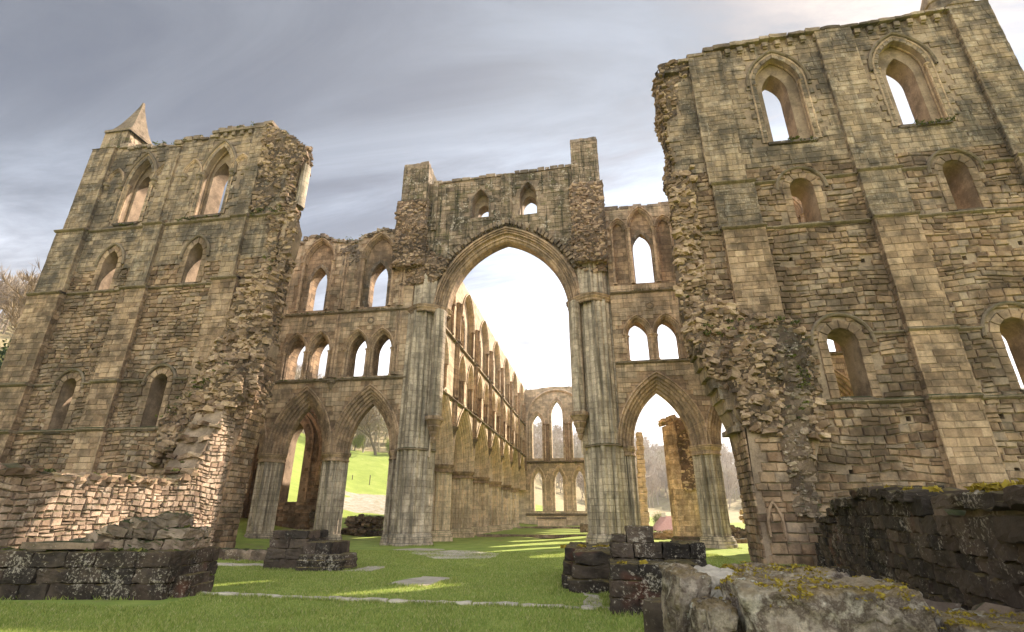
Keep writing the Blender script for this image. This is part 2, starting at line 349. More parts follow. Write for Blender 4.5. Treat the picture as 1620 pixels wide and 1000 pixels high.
def lay(mb, fr, u0, u1, v0, v1, d, polys, excl=(), ch=(.16, .28), sw=(.22, .55), gap=.018, prot=(.0, .045), bev=.018, jit=.012, mi=0, wave=.03, skip=.0):
    S = []; v = v0
    while v < v1:
        h = random.uniform(*ch); u = u0 - random.uniform(0, sw[0])
        while u < u1:
            w = random.uniform(*sw)
            if random.random() > skip:
                if h > ch[0] * 1.35 and random.random() < .16 and ch[1] - ch[0] > .05:
                    S.append((u, u + w, v, v + h * .5)); S.append((u, u + w, v + h * .5, v + h))
                else: S.append((u, u + w, v, v + h))
            u += w
        v += h
    S = np.array(S); S[:, 0] = np.maximum(S[:, 0], u0); S[:, 1] = np.minimum(S[:, 1], u1); S[:, 3] = np.minimum(S[:, 3], max(v1, v0 + .05)); S = S[(S[:, 1] - S[:, 0] > .08) & (S[:, 3] - S[:, 2] > .06)]; ok = np.ones(len(S), bool)
    for (ia, ib) in ((0, 2), (1, 2), (0, 3), (1, 3), (-1, -1)):
        if ia < 0: uu = (S[:, 0] + S[:, 1]) / 2; vv = (S[:, 2] + S[:, 3]) / 2
        else:
            mu = (S[:, 0] + S[:, 1]) / 2; mv = (S[:, 2] + S[:, 3]) / 2
            uu = S[:, ia] * .66 + mu * .34; vv = S[:, ib] * .66 + mv * .34
        k = np.zeros(len(S), bool)
        for P in polys: k |= inpoly(P, uu, vv)
        for P in excl: k &= ~inpoly(P, uu, vv)
        ok &= k
    for a, b, c, e in S[ok]:
        a = max(a, u0); b = min(b, u1)
        if b - a < .05: continue
        wv = lambda x, y: wave * noise.noise(Vector((x * .7, y * .9, d + 3.3)))
        j = lambda: random.uniform(-jit, jit)
        if jit > .02 and random.random() < .25: a += random.uniform(0, .04); e -= random.uniform(0, .03)
        q = [(a + gap / 2 + j(), c + gap / 2 + j() + wv(a, c)), (b - gap / 2 + j(), c + gap / 2 + j() + wv(b, c)), (b - gap / 2 + j(), e - gap / 2 + j() + wv(b, e)), (a + gap / 2 + j(), e - gap / 2 + j() + wv(a, e))]
        emit_block(mb, fr, q, d, random.uniform(*prot) + .012, bev, mi)

def ring(mb, fr, A, r0, r1, d, prot=.03, step=.3, jambs=True, mi=0, alt=.0, g_=.012, bev=.012):
    k = A['R'] - A['a']
    L = A['R'] * math.acos(max(-1, min(1, k / A['R']))); n = max(3, int(L / step))
    for s in (-1, 1):
        for i in range(n):
            f0 = i / n + g_ / L; f1 = (i + 1) / n - g_ / L; x = r1 + (alt if i % 2 else 0)
            q = [apt(A, s, f0, r0), apt(A, s, f0, x), apt(A, s, f1, x), apt(A, s, f1, r0)]
            emit_block(mb, fr, q, d, prot + random.uniform(-.008, .012), bev, mi)
        if jambs:
            m = max(1, int((A['spring'] - A['sill']) / .3)); hh = (A['spring'] - A['sill']) / m
            for i in range(m):
                x = r1 + (alt * 1.6 if i % 2 else 0); c = A['c']; a = A['a']; z0 = A['sill'] + i * hh + g_ / 2; z1 = z0 + hh - g_
                q = [(c + s * (a + r0), z0), (c + s * (a + x), z0), (c + s * (a + x), z1), (c + s * (a + r0), z1)]
                emit_block(mb, fr, q, d, prot + random.uniform(-.008, .012), bev, mi)

def sweep(mb, fr, A, prof, n=14, jambs=True, mi=0, sides=(-1, 1), fmax=1.):
    """sweep a (r, d) profile up the jambs and round the arch"""
    st = []
    for s in sides:
        half = []
        if jambs and A['sill'] < A['spring'] - .01: half.append([(A['c'] + s * (A['a'] + r), A['sill']) for r, _ in prof])
        for i in range(n + 1): half.append([apt(A, s, fmax * i / n, r) for r, _ in prof])
        st.append(half)
    for half in st:
        vs = []; us = []; L = 0; prev = None; cum = [0]
        for i in range(1, len(prof)): cum.append(cum[-1] + math.dist(prof[i], prof[i - 1]))
        for rowp in half:
            if prev is not None: L += math.dist(rowp[len(rowp) // 2], prev)
            prev = rowp[len(rowp) // 2]
            for (u, v), (r, d), cu in zip(rowp, prof, cum): vs.append(fr(u, d, v)); us.append((cu, L))
        m = len(prof); fs = []; uvl = []
        for i in range(len(half) - 1):
            for j in range(m - 1):
                q = (i * m + j, i * m + j + 1, (i + 1) * m + j + 1, (i + 1) * m + j); fs.append(q); uvl.append([us[t] for t in q])
        mb.add(vs, fs, uvl, mi)

def scal(p0, p1, n, amp, k=4):
    """scalloped (rolls and hollows) line from p0 to p1 bulging towards the opening/front"""
    out = []; dx = p1[0] - p0[0]; dy = p1[1] - p0[1]; l = math.hypot(dx, dy); nx, ny = -(-dy) / l, dx / l
    # choose the normal that points to smaller r / smaller d
    nx, ny = dy / l, -dx / l
    if nx + ny > 0: nx, ny = -nx, -ny
    if abs(dx) < 1e-6 or abs(dy) < 1e-6: pass
    for i in range(n * k + 1):
        t = i / (n * k); b = amp * abs(math.sin(math.pi * t * n)); out.append((p0[0] + dx * t + nx * b, p0[1] + dy * t + ny * b))
    return out

def loft(mb, rings, mi=0, cap=True, closed=True):
    n = len(rings[0]); vs = [p for r in rings for p in r]; fs = []; uvl = []
    per = [0]
    for i in range(n): per.append(per[-1] + math.dist(rings[0][i], rings[0][(i + 1) % n]))
    for i in range(len(rings) - 1):
        for j in range(n):
            a = i * n + j; b = i * n + (j + 1) % n
            fs.append((a, b, b + n, a + n)); z0 = rings[i][j][2]; z1 = rings[i + 1][j][2]
            uvl.append([(per[j], z0), (per[j + 1], z0), (per[j + 1], z1), (per[j], z1)])
    mb.add(vs, fs, uvl, mi)
    if cap: mb.add(list(rings[-1]), [tuple(range(n))], None, mi)

def box(mb, x0, x1, y0, y1, z0, z1, mi=0):
    v = [(x0, y0, z0), (x1, y0, z0), (x1, y1, z0), (x0, y1, z0), (x0, y0, z1), (x1, y0, z1), (x1, y1, z1), (x0, y1, z1)]
    mb.add(v, [(0, 3, 2, 1), (4, 5, 6, 7), (0, 1, 5, 4), (1, 2, 6, 5), (2, 3, 7, 6), (3, 0, 4, 7)], None, mi)
def fbox(mb, fr, u0, u1, d0, d1, v0, v1, mi=0):
    v = [fr(u0, d0, v0), fr(u1, d0, v0), fr(u1, d1, v0), fr(u0, d1, v0), fr(u0, d0, v1), fr(u1, d0, v1), fr(u1, d1, v1), fr(u0, d1, v1)]
    mb.add(v, [(0, 3, 2, 1), (4, 5, 6, 7), (0, 1, 5, 4), (1, 2, 6, 5), (2, 3, 7, 6), (3, 0, 4, 7)], None, mi)

def rbox(n, round_=.35):
    """unit rounded box as (verts, quads), n cells a side"""
    key = {}; vs = []; fs = []
    def vid(p):
        k = tuple(round(c, 5) for c in p)
        if k not in key:
            key[k] = len(vs); c = [max(-1 + round_, min(1 - round_, x)) for x in p]; dlt = [p[i] - c[i] for i in range(3)]; l = math.sqrt(sum(x * x for x in dlt))
            vs.append([c[i] + (dlt[i] / l * round_ if l > 1e-6 else dlt[i]) for i in range(3)])
        return key[k]
    for ax in range(3):
        for s in (-1, 1):
            for i in range(n):
                for j in range(n):
                    q = []
                    for (a, b) in ((i, j), (i + 1, j), (i + 1, j + 1), (i, j + 1)):
                        p = [0, 0, 0]; p[ax] = s; p[(ax + 1) % 3] = -1 + 2 * a / n; p[(ax + 2) % 3] = -1 + 2 * b / n; q.append(vid(p))
                    if s < 0: q.reverse()
                    fs.append(tuple(q))
    return np.array(vs), fs
RT = []
_v, _f = rbox(2, .22)
for i in range(16): RT.append(_v * (1 + RNG.uniform(-.16, .16, _v.shape)) + RNG.uniform(-.16, .16, _v.shape))
RF = _f
def rock(mb, c, s, rot=(0, 0, 0), mi=0):
    """small rough stone: centre, half sizes, rotation"""
    v = RT[random.randrange(16)] * np.array(s); mt = np.array(Euler(rot).to_matrix()); v = v @ mt.T + np.array(c)
    mb.add([tuple(p) for p in v], RF, None, mi)
_HB = {}
def hewn(mb, x0, x1, y0, y1, z0, z1, rough=.03, n=6, rnd=.16, rot=0., tilt=0., mi=0, seed=None):
    """a dressed or natural block with worn, uneven faces"""
    if (n, rnd) not in _HB: _HB[(n, rnd)] = rbox(n, rnd)
    v, f = _HB[(n, rnd)]; h = np.array([(x1 - x0) / 2, (y1 - y0) / 2, (z1 - z0) / 2]); c = np.array([(x0 + x1) / 2, (y0 + y1) / 2, (z0 + z1) / 2])
    # keep the rounding equal in metres
    mn = h.min(); P = v * h
    for k in range(3):
        e = 1 - rnd; m_ = np.abs(v[:, k]) > e * .999
        P[:, k] = np.where(m_, np.sign(v[:, k]) * (h[k] - (1 - np.abs(v[:, k])) * mn), P[:, k])
    o = Vector((random.uniform(-50, 50), random.uniform(-50, 50), 0)); out = []
    mt = Euler((tilt, random.uniform(-.5, .5) * abs(tilt), rot)).to_matrix()
    fq = 1.6 / max(.25, h.max())
    for p in P:
        q = Vector(p); nv = noise.noise_vector(q * fq + o) * rough * 1.6 + noise.noise_vector(q * fq * 3.5 + o) * rough * .8
        nv += noise.noise_vector(q * fq * 9 + o) * rough * .35
        q = mt @ (q + nv); out.append((q.x + c[0], q.y + c[1], q.z + c[2]))
    mb.add(out, f, None, mi)

RS = .78
def rubble(mb, fr, poly, d=0., depth=(.0, .5), size=(.1, .3), sp=(.34, .17), flat=.58, mi=0, seed=0., freq=.6, back=.34):
    """torn rubble core: a lumpy mass with rough stones bedded in it"""
    us = [p[0] for p in poly]; vs = [p[1] for p in poly]
    def dep(u, v):
        k = noise.noise(Vector((u * freq, v * freq, seed))) * .5 + .5; k2 = noise.noise(Vector((u * 2.6, v * 3.4, seed + 9)))
        return depth[0] + (depth[1] - depth[0]) * max(0, min(1, k * 1.5 - .25)) + .10 * k2
    c = .17; nu = int((max(us) - min(us)) / c) + 2; nv = int((max(vs) - min(vs)) / c) + 2
    gu = np.array([min(us) + i * c for i in range(nu)]); gv = np.array([min(vs) + j * c for j in range(nv)])
    UU, VV = np.meshgrid(gu, gv, indexing='ij'); ins = inpoly(poly, UU, VV); idx = {}; V_ = []; F_ = []
    def gi(i, j):
        if (i, j) not in idx:
            idx[i, j] = len(V_); u = gu[i] + random.uniform(-.05, .05); v = gv[j] + random.uniform(-.05, .05); V_.append(fr(u, d - dep(u, v) * (1 if ins[i, j] else .3) + .02 + random.uniform(-.05, .05), v))
        return idx[i, j]
    for i in range(nu - 1):
        for j in range(nv - 1):
            if ins[i, j] or ins[i + 1, j] or ins[i, j + 1]:
                q = (gi(i, j), gi(i + 1, j), gi(i + 1, j + 1), gi(i, j + 1)); F_ += [q[:3], (q[0], q[2], q[3])]
    mb.add(V_, F_, None, 1)
    v = min(vs)
    while v < max(vs):
        u = min(us) + random.uniform(0, sp[0])
        while u < max(us):
            uu = u + random.uniform(-.3, .3) * sp[0]; vv = v + random.uniform(-.3, .3) * sp[1]
            if inpoly(poly, np.array([uu]), np.array([vv]))[0] and random.random() < .97:
                s = (size[0] + (size[1] - size[0]) * random.random() ** 1.8) * .70
                c_ = fr(uu, d - dep(uu, vv) + back * .4 + random.uniform(-.07, .05), vv); su = s * random.uniform(.8, 1.3)
                rock(mb, c_, (su * abs(fr.u.x) + s * abs(fr.d.x) * .9 + .01, su * abs(fr.u.y) + s * .9 * abs(fr.d.y) + .01, s * flat * random.uniform(.7, 1.3)),
                     (random.uniform(-.35, .35), random.uniform(-.35, .35), random.uniform(-.7, .7)), mi)
            u += sp[0] * .74
        v += sp[1] * .80

def tuft(mb, c, r, n=14, h=.6, size=.06, mi=0):
    for _ in range(n):
        a = random.uniform(0, 6.28); q = r * math.sqrt(random.random()); p = Vector((c[0] + q * math.cos(a), c[1] + q * math.sin(a), c[2] + random.uniform(-.3, 1) * r * h * (1 - q / r * .6)))
        d1 = Vector((random.uniform(-1, 1), random.uniform(-1, 1), random.uniform(-.6, 1))).normalized() * size * random.uniform(.6, 1.6); d2 = Vector((random.uniform(-1, 1), random.uniform(-1, 1), random.uniform(-1, .6))).normalized() * size * random.uniform(.5, 1.2)
        mb.add([tuple(p - d1), tuple(p + d2), tuple(p + d1), tuple(p - d2)], [(0, 1, 2, 3)], None, mi)
def moss_line(mb, pts, width=.5, r=.14, dens=4, n=12, drop=0.):
    for (a, b) in zip(pts, pts[1:]):
        a = Vector(a); b = Vector(b); L = (b - a).length
        for i in range(max(1, int(L * dens))):
            if noise.noise(a * .8 + Vector((i * .21, 3, 1))) < -.18: continue
            p = a.lerp(b, random.random()) + Vector((random.uniform(-.3, .3) * width, random.uniform(-.5, .5) * width, random.uniform(-drop, .02) - r * .8))
            tuft(mb, p, r * random.uniform(.6, 1.5), n, .7, .05)

def string(mb, fr, u0, u1, v, h=.2, prot=.16, d=0., mi=0):
    """weathered string course"""
    u = u0; k = .55; prev = None; i = 0; rows = []
    while True:
        dv = .02 * noise.noise(Vector((u * 1.3, v, d))); dp = .03 * noise.noise(Vector((u * 2.1, v + 5, d)))
        rows.append([(u, d + .02, v - h * .6 + dv), (u, d - prot * .55 + dp, v - h * .35 + dv), (u, d - prot + dp, v - h * .1 + dv), (u, d - prot + dp, v + h * .15 + dv), (u, d + .02, v + h * .55 + dv)])
        if u >= u1: break
        u = min(u1, u + k)
    m = 5; vs = [fr(*p) for r in rows for p in r]; fs = []; uvl = []
    for a in range(len(rows) - 1):
        for b in range(m - 1):
            q = (a * m + b, (a + 1) * m + b, (a + 1) * m + b + 1, a * m + b + 1); fs.append(q)
            uvl.append([(rows[a][0][0], b * .1), (rows[a + 1][0][0], b * .1), (rows[a + 1][0][0], b * .1 + .1), (rows[a][0][0], b * .1 + .1)])
    fs += [(4, 3, 2, 1, 0), tuple((len(rows) - 1) * m + b for b in range(5))]; uvl += [[(0, 0)] * 5] * 2
    mb.add(vs, fs, uvl, mi)

# ---------------------------------------------------------------- setting: one ground sheet with hills
AZ = [-180, -110, -80, -56, -40, -24, -12, 0, 10, 22, 40, 90, 180]
RR = [0, 34, 52, 100, 120, 200, 350, 650, 2500]
HH = [[0, 0, 2, 10, 14, 25, 40, 50, 40], [0, 0, 3, 16, 22, 40, 60, 70, 50], [0, 0, 5, 24, 32, 56, 90, 110, 80], [0, 0, 5, 22, 30, 55, 92, 110, 80], [0, 0, 2.5, 14, 22, 46, 84, 105, 80],
      [0, 0, .3, 6.2, 13.5, 36, 74, 100, 80], [0, 0, 0, 1.2, 3.5, 20, 58, 85, 70], [0, 0, 0, .2, .8, 7, 44, 68, 60], [0, 0, -.2, -2.5, -2.5, 3, 33, 52, 45],
      [0, 0, -.3, -3.6, -3.8, 1, 25, 42, 40], [0, 0, -.3, -3, -3, 1, 18, 32, 30], [0, 0, 0, -1, -1, 2, 14, 25, 25], [0, 0, 2, 10, 14, 25, 40, 50, 40]]
def hgt(X, Y):
    r = math.hypot(X, Y); a = math.degrees(math.atan2(X, Y))
    i = max(k for k in range(len(AZ) - 1) if AZ[k] <= a or k == 0); t = (a - AZ[i]) / (AZ[i + 1] - AZ[i]); t = max(0, min(1, t)); t = t * t * (3 - 2 * t)
    j = 0
    while j < len(RR) - 2 and RR[j + 1] < r: j += 1
    s = max(0, min(1, (r - RR[j]) / (RR[j + 1] - RR[j])))
    h = (HH[i][j] * (1 - s) + HH[i][j + 1] * s) * (1 - t) + (HH[i + 1][j] * (1 - s) + HH[i + 1][j + 1] * s) * t
    k = max(0, min(1, (r - 45) / 60))
    return h + k * 1.6 * noise.noise(Vector((X * .03, Y * .03, 1))) + k * .5 * noise.noise(Vector((X * .12, Y * .12, 7))) + (.02 + .25 * max(0, min(1, (r - 34) / 12))) * noise.noise(Vector((X * .35, Y * .35, 2)))
rad = [0.0]; r_ = 1.0
while r_ < 2500: rad.append(r_); r_ *= 1.045 if r_ > 12 else 1.10
na = 300; V = [(0, 0, 0)]; cov_ = [(0, 1, 0)]
def sst(x, a, b): t = max(0, min(1, (x - a) / (b - a))); return t * t * (3 - 2 * t)
for r_ in rad[1:]:
    for k in range(na):
        a = -math.pi + 2 * math.pi * k / na; X = r_ * math.sin(a); Y = r_ * math.cos(a); V.append((X, Y, hgt(X, Y))); ad = math.degrees(a)
        wb = 122 if ad > -34 else 60 + (ad + 56) * 2 if ad > -56 else 60
        if ad > 2: wb = 150
        scr = sst(r_, 62, 68) * (1 - sst(r_, 84, 92)) * sst(ad, -32, -30) * (1 - sst(ad, -22, -20)) * (1 if noise.noise(Vector((X * .05, Y * .05, 4))) > -.4 else .3)
        cov_.append((sst(r_, wb, wb + 12), 1 - sst(r_, 42, 52), scr))
F = [(0, 1 + (k + 1) % na, 1 + k) for k in range(na)]
for i in range(len(rad) - 2):
    for k in range(na):
        a = 1 + i * na + k; b = 1 + i * na + (k + 1) % na; F.append((a, b, b + na, a + na))
me = bpy.data.meshes.new('ground'); me.from_pydata(V, [], F); me.materials.append(M['ground'])
me.polygons.foreach_set('use_smooth', [True] * len(F))
at = me.attributes.new('cover', 'FLOAT_VECTOR', 'POINT'); at.data.foreach_set('vector', np.array(cov_, float).ravel())
ground = bpy.data.objects.new('ground', me); COL.objects.link(ground); ground['kind'] = 'structure'

# raised lawns of the presbytery, edged with stone steps
mb = MB(); box(mb, -10.0, -1.0, 44.0, 66.0, -.3, .16); box(mb, -10.0, -1.0, 66.0, 75.0, -.3, .34)
lw = mb.build('presbytery_lawn', M['grass']); lw['kind'] = 'structure'
def step_line(name, x0, x1, y, z, label, h=.16):
    mb = MB(); x = x0
    while x < x1:
        w = random.uniform(.5, 1.3); hewn(mb, x, min(x + w - .02, x1), y - .16, y + .12, z - h - .1, z + random.uniform(.0, .02), .015, 3, .1); x += w
    solo(name, mb, M['rubdark'], label, 'step', ((x0 + x1) / 2, y, z - h), group=None)
step_line('stone_step', -10.0, -1.0, 44.0, .19, 'long low stone step across the grass, nearer of two before the far altar')
step_line('stone_step', -10.0, -1.0, 66.0, .37, 'long low stone step across the grass, just in front of the altar')

# ---------------------------------------------------------------- building parts
def cluster(cx, cy, w, d, n=16, ex=1.5, amp=.09, ph=0., k=7):
    out = []
    N = n * k
    for i in range(N):
        t = 2 * math.pi * i / N; c, s = math.cos(t), math.sin(t)
        r = (abs(c) ** ex + abs(s) ** ex) ** (-1 / ex)
        big = 1 if int(i / k) % 2 == 0 else .35
        b = abs(math.sin(math.pi * i / k)); r2 = 1 - amp * (1 - b * big)
        out.append((cx + w / 2 * r * c * r2, cy + d / 2 * r * s * r2))
    return out
def zring(prof, cx, cy, z, s=1., soft=0.): return [(cx + (x - cx) * s, cy + (y - cy) * s, z) for x, y in prof]
def pier(parent, cx, cy, w, d, z0, zc, n=16, ex=1.5, caph=.5, baseh=.55, mat='pier', label=None, amp=.09):
    amp = .24 if mat == 'navepier' else .20; pr = cluster(cx, cy, w, d, n, ex, amp); sm = cluster(cx, cy, w, d, n, ex, .035)
    mb = MB(); zs = np.arange(z0 + baseh, zc - caph + .01, max(.8, (zc - z0) / 12)).tolist(); zs[-1] = zc - caph
    loft(mb, [zring(pr, cx, cy, z, 1 + .004 * random.uniform(-1, 1)) for z in zs])
    o = mb.build('pier', M[mat], parent, label=label)
    mb = MB(); loft(mb, [zring(sm, cx, cy, zc - caph + a, s) for a, s in ((-.05, 1.0), (-.02, 1.05), (.05, 1.05), (.06, .985), (.2, 1.0), (.28, 1.06), (.33, 1.11), (.40, 1.13), (.42, 1.10), (.44, 1.13), (caph, 1.14))])
    mb.build('capital', M['mould'], o)
    mb = MB(); loft(mb, [zring(sm, cx, cy, z0 + a, s) for a, s in ((-.2, 1.24), (.16, 1.24), (.20, 1.17), (.34, 1.17), (.38, 1.12), (.44, 1.11), (.48, 1.05), (.53, 1.06), (baseh + .02, .99))])
    mb.build('base', M[mat], o)
    return o

ARCP = lambda w, D: [(w + .1, .02), (w + .1, -.07), (w + .02, -.09), (w - .02, -.01)] + scal((w - .02, 0), (0, D * .42), 5, .10, 6) + [(0, D * .58)] + scal((0, D * .58), (w, D), 4, .06)
def small_prof(w, D, hood=.07, n=3): return [(w + .1, .01), (w + .1, -hood), (w + .03, -hood - .01), (w, 0)] + scal((w, 0), (0, D), n, .06, 5)

def tiny_shaft(mb, fr, u, d, v0, v1, r, k=7, mi=0, cap=True):
    """engaged shaft with a small base and capital"""
    pr = [(0, 1.6), (.10, 1.6), (.14, 1.2), (.2, 1.0)]
    top = [(-.26, 1.0), (-.22, 1.3), (-.18, 1.0), (-.08, 1.35), (-.05, 1.8), (0, 1.8)]
    zs = [(v0 + a, r * s) for a, s in pr] + ([(v1 + a, r * s) for a, s in top] if cap else [(v1, r)])
    rings = []
    for z, q in zs: rings.append([fr(u + q * math.cos(2 * math.pi * i / k), d + q * math.sin(2 * math.pi * i / k), z) for i in range(k)])
    loft(mb, rings, mi)

def shaft(parent, fr, u, d, v0, v1, r, cap=True):
    mb = MB(); tiny_shaft(mb, fr, u, d, v0, v1, r, cap=cap); return mb.build('shaft', M['mould'], parent)
def window(root, fr, A, B=None, dep=.45, t=1.4, width=.3, hood=None, style='mould', n=12, mat='smooth', label=None, sill=True, ringalt=.12, shafts=False, voussoir=True):
    """surround of an opening. A: front opening, B: inner narrower opening"""
    mb = MB()
    if voussoir: ring(mb, fr, A, .0, width, 0, prot=.03, alt=ringalt)
    o = mb.build('window', M['ashlar' if A['sill'] > 14 else 'ashlow'], root, label=label) if voussoir else None
    if style == 'mould':
        m2 = MB(); sweep(m2, fr, A, small_prof(.16, dep * .9, .04, 3), n)
        if o is None: o = m2.build('window', M['mould'], root, label=label)
        else: m2.build('arch_moulding', M['mould'], o)
    if hood:
        m3 = MB(); r = hood; H = dict(A); H['sill'] = A['spring'] - .12
        sweep(m3, fr, H, [(r + .15, .02), (r + .15, -.09), (r + .08, -.14), (r + .02, -.10), (r, .02)], n)
        m3.build('hood_mould', M['dark'], o)
    if sill:
        m4 = MB(); c, a = A['c'], A['a']; k = B if B else A
        hh = .1
        pts = [(c - a - .05, -.12), (c + a + .05, -.12)]
        v = [fr(c - a - .04, -.11, A['sill'] - .16), fr(c + a + .04, -.11, A['sill'] - .16), fr(c + a + .04, -.11, A['sill'] - .02), fr(c - a - .04, -.11, A['sill'] - .02),
             fr(c - a - .04, dep + .1, A['sill'] + .12), fr(c + a + .04, dep + .1, A['sill'] + .12), fr(c - a - .04, .05, A['sill'] - .2), fr(c + a + .04, .05, A['sill'] - .2)]
        m4.add(v, [(0, 1, 2, 3), (3, 2, 5, 4), (0, 6, 7, 1), (0, 3, 4, 6), (1, 7, 5, 2), (6, 4, 5, 7)])
        m4.build('sill', M['rubdark'], o)
    if shafts:
        for s in (-1, 1): shaft(o, fr, A['c'] + s * (A['a'] + .02), .06, A['sill'], A['spring'] + .02, .075)
    return o

def buttress(root, fr, u0, u1, v0, v1, pr=.34, mat='ashlar', slope=.5, ch=(.24, .36), sw=(.4, .8), d=0., set_=0.):
    """pilaster buttress of coursed blocks over a core, weathered top"""
    pr *= .7; mb = MB(); fbox(mb, fr, u0 + .03, u1 - .03, d - pr + .03, d + .02, v0, v1, 1)
    P = [(u0, v0), (u1, v0), (u1, v1), (u0, v1)]
    lay(mb, fr, u0, u1, v0, v1, d - pr + .03, [P], ch=ch, sw=sw, gap=.012, prot=(0, .025), bev=.012, jit=.006)
    for u, sg in ((u0, -1), (u1, 1)):
        f2 = Fr(fr.o + fr.u * (u - sg * .03), fr.d, fr.u * -sg)
        lay(mb, f2, d - pr, d + .0, v0, v1, 0, [[(d - pr, v0), (d, v0), (d, v1), (d - pr, v1)]], ch=ch, sw=(.2, .4), gap=.012, prot=(0, .025), bev=.012, jit=.004)
    o = mb.build('buttress', [M['ashlow' if v1 < 14 else mat], M['mortar']], root)
    m2 = MB(); v = [fr(u0 - .03, d - pr - .03, v1 - .03), fr(u1 + .03, d - pr - .03, v1 - .03), fr(u1 + .03, d + .03, v1 + slope), fr(u0 - .03, d + .03, v1 + slope), fr(u0 - .03, d + .03, v1 - .06), fr(u1 + .03, d + .03, v1 - .06)]
    m2.add(v, [(0, 1, 2, 3), (0, 3, 4), (1, 5, 2), (0, 4, 5, 1)]); m2.build('weathering', M['smooth'], o)
    return o

def pl(u, v): return [(u, v), (u + .17, v), (u + .17, v + .19), (u, v + .19)]
PLL = [pl(*p) for p in ((-26.2, 11.1), (-22.2, 10.9), (-27.2, 3.9), (-21.7, 4.0), (-25.6, 9.6), (-20.4, 11.9))]
PLR = [pl(*p) for p in ((8.6, 4.8), (11.6, 4.9), (14.7, 4.9), (11.6, 11.6), (8.8, 11.9), (15.4, 11.4), (17.6, 11.9), (9.2, 3.0), (17.7, 4.6), (14.6, 3.0))]
# ================================================================ NORTH TRANSEPT, west wall (left of the photograph)
LW = Fr((0, 21.2, 0), (1, 0, 0), (0, 1, 0))
rootL = thing('ruined_wall', 'tall ruined gabled-end wall on the left with stepped buttresses, pinnacle and lancet windows', 'wall', (-24, 21.9, 0))
outL = [(-30.6, -.2), (-30.4, 7.8), (-30.3, 12.9), (-29.9, 17), (-29.9, 23.0), (-28.4, 23.05), (-27.6, 22.75), (-26.4, 22.85), (-26.0, 22.6), (-25, 22.8), (-24.2, 22.7), (-23.4, 23.0), (-22.5, 22.8), (-21.75, 22.95),
        (-21.7, 23.3), (-20.6, 23.35), (-19.4, 23.3), (-18.4, 23.4), (-17.6, 22.9), (-17, 22.5), (-16.2, 21.5), (-15.9, 20.4), (-16.1, 18.6), (-16.1, 17.4), (-15.7, 16.4), (-15.8, 15), (-16.1, 13.8), (-16.2, 11.6), (-15.9, 9.6), (-16.0, 7.6),
        (-15.95, 6.6), (-16.0, 6.0), (-16.25, 4.3), (-16.4, -.2)]
LA = arch(-25.95, .75, 17.3, 20.0, 21.85); LAi = arch(-26.1, .47, 17.7, 20.0, 20.95)
LB = arch(-20.82, .85, 17.3, 20.1, 22.1); LBi = arch(-20.95, .54, 17.7, 20.2, 21.3)
LC = arch(-26.15, .46, 13.05, 14.7, 15.5); LD = arch(-20.86, .44, 13.1, 14.75, 15.55)
LE = arch(-26.2, .42, 5.5, 7.7, 8.13); LF = arch(-21.0, .43, 5.5, 7.7, 8.15)
mb = MB()
slab(mb, LW, outL, [hole(x) for x in (LA, LB, LC, LD, LE, LF)] + PLL, .03, .5, 1)
outLb = [(u + (.5 if u > -17 else 0), v) for u, v in outL]; outLb = outL
slab(mb, LW, outL, [hole(x) for x in (LAi, LBi, LC, LD, LE, LF)], .5, 1.45, 1)
ex = [hole(LA, .34), hole(LB, .34), hole(LC, .26), hole(LD, .26), hole(LE, .26), hole(LF, .26)] + PLL
def band(P, v0, v1): return [(u, v) for u, v in P]
low_out = [(max(-40, u), min(v, 14.2)) for u, v in outL]
lay(mb, LW, -30.6, -15.6, 0, 14.3, .0, [outL], ex, ch=(.17, .31), sw=(.24, .6), gap=.02, prot=(0, .06), bev=.026, jit=.028, wave=.14)
nl_ = len(mb.f); mm = MB()
lay(mm, LW, -30.6, -15.6, 14.3, 23.4, .0, [outL], ex, ch=(.24, .34), sw=(.35, .8), gap=.012, prot=(0, .02), bev=.012, jit=.006)
mb.build('wall', [M['stone'], M['mortar']], rootL); mm.build('wall_facing', M['ashlar'], rootL, label='smooth upper facing')
for A, B, hd, sh in ((LA, LAi, .24, True), (LB, LBi, .24, True)):
    window(rootL, LW, A, B, .5, width=.26, hood=hd, shafts=sh, n=12)
for A in (LC, LD): window(rootL, LW, A, None, .2, width=.3, hood=.3, n=10, style='plain', ringalt=.05)
for A in (LE, LF): window(rootL, LW, A, None, .2, width=.28, hood=.36, n=10, style='plain', ringalt=.05)
for c in (-27.65, -24.4, -22.42, -19.3):     # small blind arches on corbels beside the tall lancets
    A = arch(c, .34, 20.0, 20.25, 20.95); m_ = MB(); sweep(m_, LW, A, [(.3, .02), (.3, -.12), (.24, -.15)] + scal((.22, -.1), (.0, .06), 3, .03), 9, jambs=False)
    o = m_.build('blind_arch', M['mould'], rootL)
    for s in (-1, 1):
        m_ = MB(); u = c + s * .5; loft(m_, [[LW(u + q * math.cos(t * .785), -.04 + q * math.sin(t * .785), z) for t in range(8)] for z, q in ((19.75, .05), (19.85, .12), (20.0, .13), (20.05, .2), (20.2, .21), (20.26, .17))]); m_.build('corbel', M['dark'], o)
mb = MB()
for v, segs in ((16.92, [(-30.1, -28.2), (-28.2, -24.5), (-23.6, -19.0), (-18.1, -15.8)]), (12.95, [(-28.25, -24.6), (-23.1, -19.2), (-17.8, -16.3)]), (7.82, [(-28.2, -26.95), (-25.45, -24.6), (-23.1, -21.75), (-20.25, -19.4)]), (5.45, [(-28.2, -24.6), (-23.1, -19.6)])):
    for a, b in segs:
        mb = MB(); string(mb, LW, a, b, v, .2, .15); mb.build('string_course', M['dark'], rootL)
